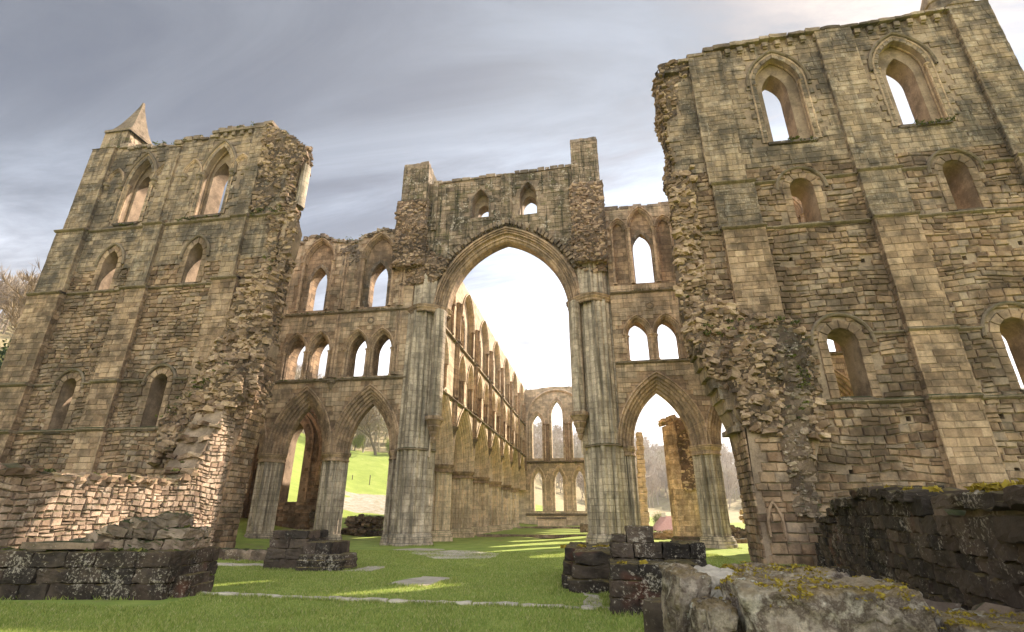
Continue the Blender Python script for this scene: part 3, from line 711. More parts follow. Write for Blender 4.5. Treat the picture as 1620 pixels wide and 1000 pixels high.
b = buttress(rootL, LW, -30.35, -28.3, -.1, 12.95, .55, slope=.25); buttress(rootL, LW, -30.2, -28.3, 12.95, 16.95, .45, slope=.2); buttress(rootL, LW, -29.95, -28.35, 16.95, 22.9, .35, slope=0)
buttress(rootL, LW, -24.6, -23.1, -.1, 13.0, .42, slope=.3); buttress(rootL, LW, -24.5, -23.3, 13.0, 17.0, .34, slope=.3); buttress(rootL, LW, -24.45, -23.7, 17.0, 22.4, .22, slope=.1)
buttress(rootL, LW, -19.2, -17.8, 6.0, 13.1, .42, slope=.3); buttress(rootL, LW, -19.0, -18.1, 13.1, 16.9, .34, slope=.3); buttress(rootL, LW, -18.9, -18.1, 16.9, 23.2, .25, slope=.1)
for v, u0, u1, pr in ((12.95, -30.4, -28.25, .58), (7.82, -30.42, -28.25, .58), (5.45, -30.42, -28.25, .58), (16.95, -30.25, -28.25, .47), (12.95, -24.65, -23.05, .45), (7.82, -24.65, -23.05, .45), (5.45, -24.65, -23.05, .45), (16.95, -24.55, -23.25, .36), (13.1, -19.25, -17.75, .45), (16.9, -19.05, -18.05, .36)):
    pr *= .7; mb = MB(); string(mb, LW, u0, u1, v, .18, .11, d=-pr); fbox(mb, LW, u0 + .02, u1 - .02, -pr - .01, .0, v - .08, v + .06); mb.build('string_course', M['dark'], rootL)
# torn rubble edge
mb = MB()
P1 = [(-18.2, 23.2), (-17.0, 22.6), (-15.9, 21.6), (-15.4, 21.0), (-15.6, 20.2), (-16.5, 20.0), (-16.7, 18.2), (-17.4, 17.2), (-18.0, 17.2)]
rubble(mb, LW, P1, .0, (.0, .35), (.10, .24), (.30, .15))
P2 = [(-17.9, 16.8), (-15.5, 17.2), (-15.3, 15.6), (-15.5, 13.0), (-16.6, 13.1), (-17.8, 13.1)]
rubble(mb, LW, [(-17.1, 17.3), (-15.6, 17.7), (-15.2, 15.6), (-15.6, 13.2), (-16.4, 13.2), (-16.6, 15)], .0, (-.1, .25), (.10, .24), (.30, .15))
P3 = [(-17.2, 13.0), (-15.7, 13.4), (-15.6, 11), (-15.4, 9.2), (-15.5, 7.8), (-15.8, 6.5), (-16.2, 5.9), (-18.2, 5.2), (-18.9, 4.2), (-19.6, 4.0), (-19.6, 5.8), (-18.1, 8.6), (-17.6, 11.6)]
rubble(mb, LW, P3, .0, (.0, .75), (.12, .32), (.30, .16), seed=3)
rubble(mb, LW, [(-19.5, 5.8), (-18.0, 8.4), (-16.3, 8.8), (-15.8, 7), (-16.1, 6.2), (-18.5, 4.6), (-19.5, 3.6)], -.4, (.1, .9), (.12, .34), (.30, .16), seed=5)
# south end face rubble
LE_ = Fr((-16.15, 21.2, 0), (0, 1, 0), (-1, 0, 0))
rubble(mb, LE_, [(-.1, 6), (1.5, 6), (1.5, 21.5), (1.2, 22.4), (-.1, 21.0)], 0, (.0, .35), (.12, .26), (.32, .17), seed=9)
mb.build('rubble_core', [M['rubble'], M['core']], rootL)
mb = MB()
for z0, z1, x in ((17.8, 20.6, -15.75),):
    pr = cluster(x, 22.0, .5, .8, 8, 1.6, .12); loft(mb, [zring(pr, x, 22.0, z, 1) for z in (z0, z1)])
mb.build('shaft', M['pier'], rootL)
# stub of the nave aisle wall, lit by the sun
mb = MB(); NW = Fr((-16.4, 0, 0), (0, 1, 0), (-1, 0, 0))
outS = [(8.2, -.2), (21.3, -.2), (21.3, 8.2), (20.9, 7.4), (20.5, 6.6), (20.2, 5.6), (19.9, 5.0), (19.6, 4.2), (19.3, 3.4), (19.0, 2.95), (18, 2.75), (16.4, 2.8), (15.9, 2.65), (15, 2.75), (13.6, 2.7), (13.0, 2.85), (11.9, 2.7), (10.3, 2.8), (9, 2.5), (8.2, 2.6)]
stub = thing('low_wall', 'long low sunlit rubble wall rising to a broken stub against the tall left ruin', 'wall', (-17, 15, 0))
slab(mb, NW, outS, [], .03, 1.4, 1)
lay(mb, NW, 8.2, 21.3, 0, 8.2, 0, [outS], (), ch=(.11, .25), sw=(.15, .45), gap=.012, prot=(0, .05), bev=.03, jit=.03, wave=.16)
mb.build('wall', [M['lit'], M['mortar']], stub)
mb = MB()
y = 8.3
for i in range(46):
    z = np.interp(y, [p[0] for p in sorted(outS[3:])], [p[1] for p in sorted(outS[3:])])
    for xx in (-16.55, -17.1, -17.6): rock(mb, (xx + random.uniform(-.15, .15), y, z + random.uniform(-.05, .08)), (random.uniform(.18, .34), random.uniform(.14, .26), random.uniform(.07, .14)), (random.uniform(-.2, .2), random.uniform(-.3, .3), random.uniform(-.5, .5)))
    y += .28
rubble(mb, Fr((0, 20.8, 0), (1, 0, 0), (0, 1, 0)), [(-18.3, 3.6), (-16.4, 6.0), (-16.4, 8.4), (-18.2, 8.6)], 0, (.1, .9), (.12, .3), (.3, .17), seed=11)
mb.build('rubble_core', [M['rubble'], M['core']], stub)
mb = MB(); moss_line(mb, [(-16.6, 9, 2.75), (-16.6, 13, 2.95), (-16.6, 18.5, 2.9), (-16.8, 19.5, 4)], .6, .11, 3, 14); mb.build('moss', M['moss'], stub)
class Sh(Fr):
    def __init__(s, fr, f): s.fr = fr; s.o = fr.o; s.u = fr.u; s.d = fr.d; s.f = f
    def __call__(s, u, d, v): p = s.fr(u, d, v); return (p[0] + s.f(v), p[1], p[2])
mb = MB(); lay(mb, Sh(Fr((0, 21.2, 0), (0, 1, 0), (-1, 0, 0)), lambda v: np.interp(v, [-.2, 4.3, 6, 9.6, 11.6], [-16.37, -16.22, -15.97, -15.87, -16.17])), -.02, 1.47, 0, 9, 0, [[(0, 0), (1.46, 0), (1.46, 9), (0, 9)]], (), ch=(.2, .32), sw=(.3, .6), gap=.02, prot=(0, .05), bev=.02)
mb.build('wall_end', [M['stone']], rootL)
# coping and moss on top
mb = MB(); u = -28.2
while u < -18.2:
    v = np.interp(u, [p[0] for p in outL[4:18]], [p[1] for p in outL[4:18]]); w = random.uniform(.35, .75)
    if random.random() < .93: hewn(mb, u, u + w - .03, 21.08, 22.7, v - .1, v + random.uniform(.06, .24), .03, 3, .2)
    u += w
mb.build('coping', M['rubdark'], rootL)
mb = MB(); u = -21.5
while u < -18.6: fbox(mb, LW, u, u + .22, -.16, .05, 22.75, 23.0); u += .55
fbox(mb, LW, -21.7, -18.2, -.22, .1, 23.02, 23.2); mb.build('corbel_table', M['dark'], rootL)
mb = MB(); moss_line(mb, [(-28.2, 21.3, 23.0), (-24, 21.3, 22.9), (-21.8, 21.3, 23.1), (-18.2, 21.3, 23.5), (-16.5, 21.3, 22.2)], .7, .14, 5, 14)
moss_line(mb, [(-22.8, 21.0, 17.1), (-19.3, 21.0, 17.1)], .2, .12, 6, 14); moss_line(mb, [(-17.8, 20.9, 16.9), (-15.8, 20.9, 17.2)], .5, .16, 8, 16); moss_line(mb, [(-27, 21, 17.1), (-25.2, 21, 17.1)], .2, .1, 5, 12)
moss_line(mb, [(-16.2, 20.6, 14.2), (-15.6, 21, 13)], .4, .12, 6, 12); moss_line(mb, [(-19.5, 20.4, 6.2), (-17.8, 20, 7.6), (-16.4, 20.2, 8.6)], .8, .14, 8, 16, .6)
mb.build('moss', M['moss'], rootL)
# pinnacle, its backlit shade put into darker stone
mb = MB(); box(mb, -30.05, -28.35, 21.4, 23.2, 22.6, 24.6); P = [(-30.05, 21.4), (-28.35, 21.4), (-28.35, 23.2), (-30.05, 23.2)]
tur = mb.build('turret', M['mossy'], rootL)
mb = MB(); ap = (-29.05, 22.3)
def pr4(z, s, e=.0): return [(ap[0] + sx * (.80 * s + e), ap[1] + sy * (.85 * s + e), z) for sx, sy in ((-1, -1), (1, -1), (1, 1), (-1, 1))]
loft(mb, [pr4(24.5, 1, .16), pr4(24.68, 1, .16), pr4(24.72, 1, .0), pr4(25.5, .66), pr4(26.4, .38), pr4(27.3, .14), pr4(27.75, .07)]); mb.build('spire', M['dark'], tur)
mb = MB(); loft(mb, [[(-28.4, 21.5, 22.9), (-27.7, 21.5, 22.9), (-27.7, 23.1, 22.9), (-28.4, 23.1, 22.9)], [(-28.4, 21.5, 24.5), (-28.3, 21.5, 24.4), (-28.3, 23.1, 24.4), (-28.4, 23.1, 24.5)]]); mb.build('lean_to', M['mossy'], tur)

# ================================================================ SOUTH TRANSEPT, west wall (right of the photograph)
rootR = thing('ruined_wall', 'tall ruined wall filling the right side with round and pointed windows and a torn rubble edge', 'wall', (13, 21.9, 0))
outR = [(5.6, -.2), (5.62, 3.4), (5.5, 4.7), (5.15, 5.8), (4.7, 7.3), (4.3, 8.6), (4.15, 10), (4.25, 11.7), (4.35, 13.5), (4.4, 16.5), (4.5, 18.5), (4.5, 20.2), (5.1, 20.6), (5.15, 22.8), (4.75, 23.3), (4.8, 23.8), (5.95, 24.05), (6.1, 24.3), (7.5, 24.6), (9.4, 24.75), (11.9, 24.9),
        (13.8, 24.85), (16, 25.0), (17.4, 25.15), (18.6, 25.3), (20.4, 25.4), (20.5, 23), (20.8, 20), (21.3, 16), (21.6, 12), (22, -.2)]
RA = arch(10.13, 1.05, 18.25, 21.9, 23.55); RAi = arch(10.08, .6, 18.5, 21.7, 22.85)
RB = arch(15.87, 1.05, 18.45, 22.0, 23.7); RBi = arch(15.92, .62, 18.7, 21.7, 22.95)
RC = arch(10.0, .5, 13.72, 15.6, 16.1); RD = arch(16.36, .5, 13.75, 15.8, 16.32)
RE = arch(10.08, .57, 5.85, 8.15, 8.72); RF_ = arch(16.3, .58, 5.95, 8.2, 8.8)
mb = MB(); slab(mb, LW, outR, [hole(x) for x in (RA, RB, RC, RD, RE, RF_)] + PLR, .03, .42, 1); slab(mb, LW, outR, [hole(x) for x in (RAi, RBi, RC, RD, RE, RF_)], .42, 1.4, 1)
ex = [hole(RA, .4), hole(RB, .4), hole(RC, .3), hole(RD, .3), hole(RE, .32), hole(RF_, .32)] + PLR
lay(mb, LW, 4.0, 22, 0, 16.9, 0, [outR], ex, ch=(.19, .35), sw=(.26, .66), gap=.02, prot=(0, .065), bev=.028, jit=.028, wave=.14)
mm = MB(); lay(mm, LW, 4.0, 22, 16.9, 25.3, 0, [outR], ex, ch=(.26, .36), sw=(.38, .85), gap=.012, prot=(0, .02), bev=.012, jit=.006)
mb.build('wall', [M['stone'], M['mortar']], rootR); mm.build('wall_facing', M['ashlar'], rootR, label='smooth upper facing')
for A, B in ((RA, RAi), (RB, RBi)): window(rootR, LW, A, B, .42, width=.3, hood=.3, n=14, shafts=True)
for A in (RC, RD): window(rootR, LW, A, None, .2, width=.32, hood=.46, n=12, style='plain', ringalt=0)
for A in (RE, RF_): window(rootR, LW, A, None, .2, width=.34, hood=.5, n=12, style='plain', ringalt=0)
for v, segs in ((16.02, [(7.8, 8.95), (11.05, 12.35), (14.1, 15.25), (17.45, 18.7)]), (13.6, [(4.4, 6.2), (8.0, 12.4), (14.1, 18.7)]), (8.42, [(7.9, 8.92), (11.2, 12.4), (14.1, 15.2), (17.4, 18.7)]), (5.7, [(8.2, 12.4), (14.0, 18.8), (20.4, 22)])):
    for a, b_ in segs: mb = MB(); string(mb, LW, a, b_, v, .21, .15); mb.build('string_course', M['dark'], rootR)
for (u0, u1, v0, v1, pr, sl_) in ((6.2, 8.0, 8.6, 13.6, .5, .2), (6.1, 7.95, 13.6, 16.05, .42, .2), (6.0, 7.7, 16.05, 24.3, .34, .0), (12.35, 14.05, -.1, 5.8, .56, .1), (12.4, 14.1, 5.8, 13.6, .5, .2), (12.38, 14.1, 13.6, 16.05, .42, .2), (12.35, 14.05, 16.05, 24.85, .34, .0),
                             (18.7, 20.6, -.1, 13.6, .6, .2), (18.65, 20.5, 13.6, 16.1, .5, .2), (18.6, 20.4, 16.1, 25.3, .4, .0)):
    buttress(rootR, LW, u0, u1, v0, v1, pr, slope=sl_)
for v, u0, u1, pr in ((13.6, 6.15, 8.05, .53), (16.05, 6.05, 8.0, .45), (16.05, 12.3, 14.15, .45), (13.6, 12.35, 14.15, .53), (8.42, 12.35, 14.15, .53), (5.72, 12.3, 14.1, .6), (13.6, 18.6, 20.65, .63), (16.05, 18.6, 20.55, .53), (8.42, 18.6, 20.65, .63), (5.7, 18.6, 20.65, .63)):
    pr *= .7; mb = MB(); string(mb, LW, u0, u1, v, .18, .11, d=-pr + .02); fbox(mb, LW, u0 + .02, u1 - .02, -pr, .0, v - .08, v + .06); mb.build('string_course', M['dark'], rootR)
mb = MB(); u = 4.7
while u < 18.6:
    v = np.interp(u, [p[0] for p in outR[14:24]], [p[1] for p in outR[14:24]]); w = random.uniform(.45, .95)
    hewn(mb, u, u + w - .02, 20.92, 22.6, v - .12, v + random.uniform(.02, .14), .03, 3, .15); u += w
mb.build('coping', M['rubdark'], rootR)
mb = MB()
for u0, u1 in ((7.9, 12.3), (14.2, 18.5)):
    u = u0
    while u < u1:
        v = np.interp(u, [p[0] for p in outR[14:24]], [p[1] for p in outR[14:24]]); fbox(mb, LW, u, u + .26, -.2, .03, v - .52, v - .26); fbox(mb, LW, u + .03, u + .23, -.12, .03, v - .62, v - .521); u += .62
mb.build('corbel_table', M['ashlar'], rootR)
mb = MB(); cx, cy = 19.4, 22.0
oc = [(cx + 1.05 * math.cos(R(22.5 + 45 * i)), cy + 1.05 * math.sin(R(22.5 + 45 * i))) for i in range(8)]
loft(mb, [zring(oc, cx, cy, z, s) for z, s in ((25.2, 1.05), (25.5, 1.1), (25.6, 1.0), (26.3, .92), (26.35, 1.0), (26.5, 1.0), (28.6, .25))]); mb.build('turret', M['ashlar'], rootR)
# torn edge and stub of the nave wall
mb = MB()
rubble(mb, LW, [(4.5, 23.9), (6.0, 24.3), (6.0, 23.2), (5.3, 22.6), (5.0, 20.8), (4.6, 20.2)], 0, (-.1, .2), (.10, .2), (.3, .17))
rubble(mb, LW, [(4.2, 16.8), (5.3, 17), (5.2, 13.8), (5.0, 11.5), (5.6, 10), (6.3, 9.6), (8.3, 8.9), (8.4, 7.6), (8.2, 5.5), (7.3, 5.2), (5.9, 5.3), (5.2, 5.8), (4.7, 7.0), (4.1, 8.6), (3.95, 10.3), (4.1, 12)], 0, (-.05, .7), (.12, .32), (.30, .16), seed=21)
REn = Fr((4.55, 21.2, 0), (0, 1, 0), (1, 0, 0))
rubble(mb, REn, [(-.1, 8), (1.4, 8), (1.4, 23.5), (-.1, 23.5)], 0, (.0, .4), (.10, .24), (.32, .18), seed=23)
mb.build('rubble_core', [M['rubble'], M['core']], rootR)
# dark mossy streak down the stub
outRs = [(5.55, -.2), (7.55, -.2), (7.7, 3), (8.2, 4.2), (8.35, 5.6), (8.2, 7.4), (7.9, 8.6), (6.9, 8.9), (6.2, 8.3), (5.7, 7.3), (5.35, 6.2), (5.45, 5.2), (5.7, 4.8)]
RSt = Fr((0, 20.55, 0), (1, 0, 0), (0, 1, 0))
stubR = thing('broken_wall_stub', 'broken stub with mossy rubble face and small blind arch, inner end of right wall', 'wall', (6.6, 21, 0))
mb = MB(); slab(mb, RSt, outRs, [], .03, .7, 1)
lay(mb, RSt, 5.4, 8.3, 0, 4.4, 0, [outRs], (), ch=(.26, .4), sw=(.4, .75), gap=.022, prot=(0, .05), bev=.025, jit=.015)
RSs = Fr((5.58, 20.55, 0), (0, 1, 0), (1, 0, 0)); lay(mb, RSs, 0, 1.9, 0, 4.8, 0, [[(0, 0), (1.9, 0), (1.9, 4.8), (0, 4.8)]], (), ch=(.18, .3), sw=(.3, .6), gap=.022, prot=(0, .05), bev=.02, jit=.012)
mb.build('wall', [M['stone'], M['mortar']], stubR)
mb = MB(); rubble(mb, RSt, [(5.7, 4.6), (8.3, 4.2), (8.5, 6), (8.3, 8.8), (6.8, 9.2), (6.0, 8.4), (5.3, 7)], 0, (-.05, .55), (.12, .3), (.3, .16), seed=31); mb.build('rubble_core', [M['rubble'], M['core']], stubR)
mb = MB(); rubble(mb, RSt, [(6.9, 1.6), (7.6, 1.6), (7.7, 4), (8.1, 5.4), (8.3, 7.2), (8.0, 8.5), (7.0, 8.8), (7.0, 7.4), (7.3, 6.0), (6.8, 4.2)], 0, (.08, .42), (.10, .22), (.26, .18), seed=33); mb.build('rubble_face', [M['rubdark'], M['core']], stubR, label='dark mossy rubble streak')
mb = MB(); moss_line(mb, [(6.0, 20.3, 8.5), (7.2, 20.2, 9.0), (8.3, 20.4, 8.8)], .5, .16, 9, 18); moss_line(mb, [(7.4, 20.1, 7.8), (8, 20.1, 6.6), (7.4, 20.1, 5)], .4, .13, 7, 14); mb.build('moss', M['moss'], stubR)
mb = MB(); A = arch(6.12, .19, .9, 1.3, 1.95); sweep(mb, RSt, A, [(.10, .0), (.10, -.1), (.03, -.12), (0, -.05), (0, .02)], 8); mb.build('blind_arch', M['ashlow'], stubR)
# aisle-arch springer hanging over the gap
mb = MB()
for i, (x, z) in enumerate([(5.55, 4.9), (5.5, 5.25), (5.3, 5.7), (5.12, 6.15), (4.92, 6.6), (4.75, 7.1), (4.6, 7.6), (4.45, 8.1)]): hewn(mb, x - .12, x + .9, 20.95, 22.5, z - .24, z + .24, .03, 4, .12, tilt=0)
hewn(mb, 5.25, 6.3, 20.8, 22.6, 4.62, 4.84, .02, 4, .1); mb.build('springer', M['ashlar'], rootR)
mb = MB(); moss_line(mb, [(4.9, 21.7, 23.8), (6, 21.7, 24.2), (8, 21.7, 24.65), (13, 21.7, 24.9), (16, 21.7, 25), (18.5, 21.7, 25.25)], .6, .13, 4, 14)
moss_line(mb, [(9.3, 20.95, 18.2), (11, 20.95, 18.2)], .35, .12, 10, 16); moss_line(mb, [(15, 20.95, 18.4), (16.9, 20.95, 18.4)], .35, .12, 10, 16)
moss_line(mb, [(4.3, 20.9, 11), (4.1, 20.9, 9.6), (5, 20.6, 8.8), (6.3, 20.5, 9.4)], .4, .13, 7, 14, .4); mb.build('moss', M['moss'], rootR)

# ================================================================ arcaded walls
def bay_wall(root, fr, U0, U1, top, arches, piers, tri, clere, z0=0., zc=5.35, ap=8.45, s1=10.0, s2=14.85, t=1.8, w=.88, tsp=12.1, tap=13.05, ta=.6, csp=19.05, cap_=20.8, blind=False, ctype='single', stones=True,
             pw=1.75, facemat='ashlar2', tilt_top=None, cmat='pier', tri_blind=False, splay=0., moat='mould', matw='smooth', ba=.6):
    """top: list of (u, v) from U1 back to U0 (ragged). Openings: arcade, triforium pairs, clerestory"""
    AR = [arch(c, a, z0, zc, ap if len(x) == 0 else x[0]) for c, a, *x in arches]
    # outlines with the arcade notched out
    def outline(r):
        P = [(U0, zc)]
        for A in AR:
            if A['c'] - A['a'] - r > P[-1][0] + .01 and A['c'] - A['a'] - r > U0: P.append((A['c'] - A['a'] - r, zc))
            P += [apt(A, -1, i / 9, r) for i in range(10)] + [apt(A, 1, i / 9, r) for i in range(8, -1, -1)]
        if P[-1][0] < U1 - .01: P.append((U1, zc))
        return P + top
    def fix(P):
        out = [P[0]]
        for p in P[1:]:
            if p[1] == zc and p[0] < out[-1][0]: p = ((p[0] + out[-1][0]) / 2, zc); out[-1] = p; continue
            out.append(p)
        return out
    rmax = min([w] + [max(.1, (arches[i + 1][0] - arches[i + 1][1] - arches[i][0] - arches[i][1]) / 2 - .04) for i in range(len(arches) - 1)])
    holesF = []; holesB = []
    TR = [arch(c, ta, s1 + .14, tsp, tap) for c in tri]
    CL = []
    for c in clere:
        c, wa = c if isinstance(c, tuple) else (c, 1.85)
        if ctype == 'single': CL.append((arch(c, 1.08, s2 + .3, csp, cap_), arch(c, .68, s2 + .35, csp - 1.6, csp - .25), None))
        elif ctype == 'triple': CL.append((arch(c, .72, s2 + .6, csp + .5, csp + 1.9), arch(c, .6 if c < 5 else .95, s2 + .65, csp - 1.0, csp + .25), [arch(c - 1.5, .4, s2 + .6, csp + .5, csp + 1.15), arch(c + 1.5, .4, s2 + .6, csp + .5, csp + 1.15)]))  # farther bays: lancets widened to throw broader light streaks on the lawn
        else: CL.append((arch(c, wa, s2 + .3, csp - 1.2, cap_), arch(c, ba, s2 + .4, csp - 2.0, csp - .6), None))
    for A in TR: holesF.append(hole(A, .20)); holesB.append(hole(A))
    for A, B, S in CL:
        holesF.append(hole(A, .12)); holesB.append(hole(B))
        for q in (S or []): holesF.append(hole(q, .08))
    mb = MB(); fd = .4
    slab(mb, fr, fix(outline(rmax)), holesF, .02, fd, 1); 
    tm_ = fd + .35 if splay else t - .3
    slab(mb, fr, fix(outline(.35)), [h for h in (holesB if not tri_blind else holesB[len(TR):])], fd, tm_, 1)
    if splay: slab(mb, fr, fix(outline(.35)), [hole(B, splay, down=.3) for _, B, _ in CL] + ([] if tri_blind else [hole(A, min(.19, splay)) for A in TR]), tm_, t - .3, 1)
    slab(mb, fr, fix(outline(rmax)), [hole(B, max(.3, splay), down=.3) for _, B, _ in CL] + ([] if tri_blind else [hole(A, .20 if splay else .1) for A in TR]), t - .3, t, 1)
    ex = [hole(A, w + .1, down=.1) for A in AR] + [hole(A, .27) for A in TR] + [hole(A, .2) for A, _, _ in CL] + [hole(q, .14) for _, _, S in CL for q in (S or [])]
    P = [(U0, zc), (U1, zc)] + top
    if stones: lay(mb, fr, U0, U1, zc, 22, 0, [P], ex, ch=(.26, .36), sw=(.4, .9), gap=.010, prot=(-.004, .016), bev=.01, jit=.004)
    mb.build('wall', [M[facemat], M[matw]], root)
    for A in AR:
        mb = MB(); B = dict(A); sweep(mb, fr, B, ARCP(w, t), 16, jambs=False); mb.build('arch', M[moat], root)
    for (c, pwid, *oth) in piers:
        px, py, _ = fr(c, t / 2, 0); dx, dy = (pwid, t * 1.05) if abs(fr.u.x) > .5 else (t * 1.05, pwid); pier(root, px, py, dx, dy, z0, zc, mat=cmat)
    for i, A in enumerate(TR):
        mb = MB(); sweep(mb, fr, A, small_prof(.22, fd, .06, 3), 9, jambs=False); o = mb.build('window', M[moat], root)
        for s in (-1, 1):
            for q in (.02, .15): shaft(o, fr, A['c'] + s * (A['a'] + .05 + q * .6), .08 + (.15 - q) * 1.6, A['sill'], A['spring'] + .02, .085)
    for c1, c2 in (zip(tri[::2], tri[1::2]) if abs(fr.u.x) > .5 else ()):
        mb = MB(); c = (c1 + c2) / 2; rr = [(.26, .02), (.26, -.05), (.2, -.07), (.14, -.04), (.11, .02)]
        k = 14; vs = []; fs = []
        for i in range(k):
            for r_, d_ in rr: vs.append(fr(c + r_ * math.cos(2 * math.pi * i / k), d_, tap + .9 + r_ * math.sin(2 * math.pi * i / k)))
        for i in range(k):
            for j in range(4): a = i * 5 + j; b = ((i + 1) % k) * 5 + j; fs.append((a, b, b + 1, a + 1))
        mb.add(vs, fs); mb.build('roundel', M['dark'], root)
    for A, B, S in CL:
        mb = MB(); sweep(mb, fr, A, small_prof(.16, fd, .09, 3), 12, jambs=False); o = mb.build('window', M[moat], root)
        for s in (-1, 1): shaft(o, fr, A['c'] + s * (A['a'] + .08), .03, A['sill'], A['spring'] + .02, .10)
        for q in (S or []):
            s = 1 if q['c'] > A['c'] else -1
            shaft(o, fr, q['c'] + s * (q['a'] + .06), .03, q['sill'], q['spring'] + .02, .09)
            mb = MB(); sweep(mb, fr, q, small_prof(.12, .25, .09, 3), 9, jambs=False); mb.build('side_arch', M['mould'], o)
        mb = MB(); ring(mb, fr, B, .0, .24, fd, prot=.015, alt=.08); mb.build('window_surround', M['ashlar'], o)
    for v in (s1, s2):
        mb = MB(); string(mb, fr, U0, U1, v, .22, .16); mb.build('string_course', M['dark'], root)
    return AR

E1 = Fr((0, 30.5, 0), (1, 0, 0), (0, 1, 0))
rootNE = thing('arcaded_wall', 'tall inner wall of pointed arches and paired windows left of the great arch', 'wall', (-21, 31.4, 0))
topNE = [(-11.9, 20.9), (-13.2, 21.0), (-14.2, 21.25), (-14.8, 21.45), (-15.5, 21.1), (-16.3, 20.7), (-17, 20.5), (-17.8, 20.6), (-18.6, 20.9), (-19.5, 21.3), (-20.3, 21.2), (-20.9, 21.1), (-21.4, 20.6), (-22.1, 20.5), (-22.6, 21.4), (-25, 21.4), (-28, 21.5), (-30.2, 21.5)]
bay_wall(rootNE, E1, -30.2, -11.9, topNE, [(-27.9, 1.36), (-23.4, 1.4), (-18.8, 1.32), (-14.33, 1.42)], [(-25.65, 1.75), (-21.1, 1.75), (-16.6, 1.75), (-12.45, .95)], [-29.0, -27.2, -24.66, -22.86, -20.17, -18.4, -15.66, -13.89], [-28, -23.7, -19.42, -14.72], splay=.3, ta=.64, tap=13.25)
for u in (-17.15, -12.75, -21.8, -26.2):   # vault shafts between the bays
    for k, (v0, v1) in enumerate(((10.2, 14.7), (15.1, 19.6))):
        for q in (-.12, .1): shaft(rootNE, E1, u + q, -.02, v0, v1, .085, cap=(k == 1))
for u in (-17.1, -21.7):
    mb = MB(); loft(mb, [[E1(u + q * math.cos(t * .785), q * .8 * math.sin(t * .785), z) for t in range(8)] for z, q in ((9.35, .05), (9.6, .2), (9.7, .22), (9.8, .33), (9.93, .34))]); mb.build('corbel', M['dark'], rootNE)
mb = MB(); moss_line(mb, [(u, 30.7, v) for u, v in topNE[:14]], .6, .16, 5, 16, .2); moss_line(mb, [(-21.3, 30.4, 14.95), (-12.8, 30.4, 14.95)], .1, .09, 7, 12); moss_line(mb, [(-21.3, 30.35, 10.1), (-12.8, 30.35, 10.1)], .1, .07, 4, 10); moss_line(mb, [(-12.9, 30.9, 21.1), (-20.9, 30.9, 21.2)], .8, .2, 6, 18, .3); mb.build('moss', M['moss'], rootNE)
mb = MB(); rubble(mb, E1, [(-17.9, 20.5), (-16.2, 20.5), (-16.4, 18.6), (-17.4, 18.4)], 0, (-.05, .2), (.08, .2), (.3, .15), seed=41)
u = -22
while u < -12.8:
    v = np.interp(u, [p[0] for p in reversed(topNE)], [p[1] for p in reversed(topNE)])
    for y in (30.7, 31.3, 31.9): rock(mb, (u, y, v + random.uniform(-.12, .06)), (random.uniform(.14, .26), .3, random.uniform(.08, .18)), (0, random.uniform(-.3, .3), random.uniform(-.4, .4)))
    u += .32
mb.build('coping', M['rubdark'], rootNE)

rootSE = thing('arcaded_wall', 'inner wall of pointed arches right of the great arch, triple windows above paired ones', 'wall', (10, 31.4, 0))
topSE = [(21.5, 21.4), (17, 21.5), (12, 21.4), (8, 21.5), (7.0, 21.5), (6.2, 21.45), (6.15, 21.6), (5.2, 21.6), (5.15, 21.35), (4.3, 21.45), (3.3, 21.5), (2.4, 21.4), (1.5, 21.45)]
bay_wall(rootSE, E1, 1.5, 21.5, topSE, [(3.85, 1.62), (8.62, 1.48), (13.2, 1.45), (17.8, 1.45)], [(1.85, .9), (6.25, 1.68), (10.9, 1.7), (15.5, 1.7), (20.1, 1.7)], [3.02, 4.78, 7.7, 9.5, 12.25, 14.05, 16.85, 18.65], [3.85, 8.6, 13.2, 17.8],
         ctype='triple', splay=.5, s1=10.3, s2=15.0, csp=19.2, ap=8.55, tap=13.1)
for u in (6.35, 10.9, 15.5):
    for k, (v0, v1) in enumerate(((10.5, 14.8), (15.3, 19.6))):
        for q in (-.12, .1): shaft(rootSE, E1, u + q, -.02, v0, v1, .085, cap=(k == 1))
mb = MB()
u = 1.6
while u < 21.4: fbox(mb, E1, u, u + random.uniform(.4, .9), -.04, 1.85, 21.25, 21.42 + random.uniform(0, .16)); u += .95
mb.build('coping', M['rubdark'], rootSE)
mb = MB(); moss_line(mb, [(1.6, 30.8, 21.5), (8, 30.8, 21.5)], .5, .12, 4, 14); moss_line(mb, [(1.8, 30.4, 15.1), (7, 30.4, 15.1)], .1, .09, 5, 10); mb.build('moss', M['moss'], rootSE)

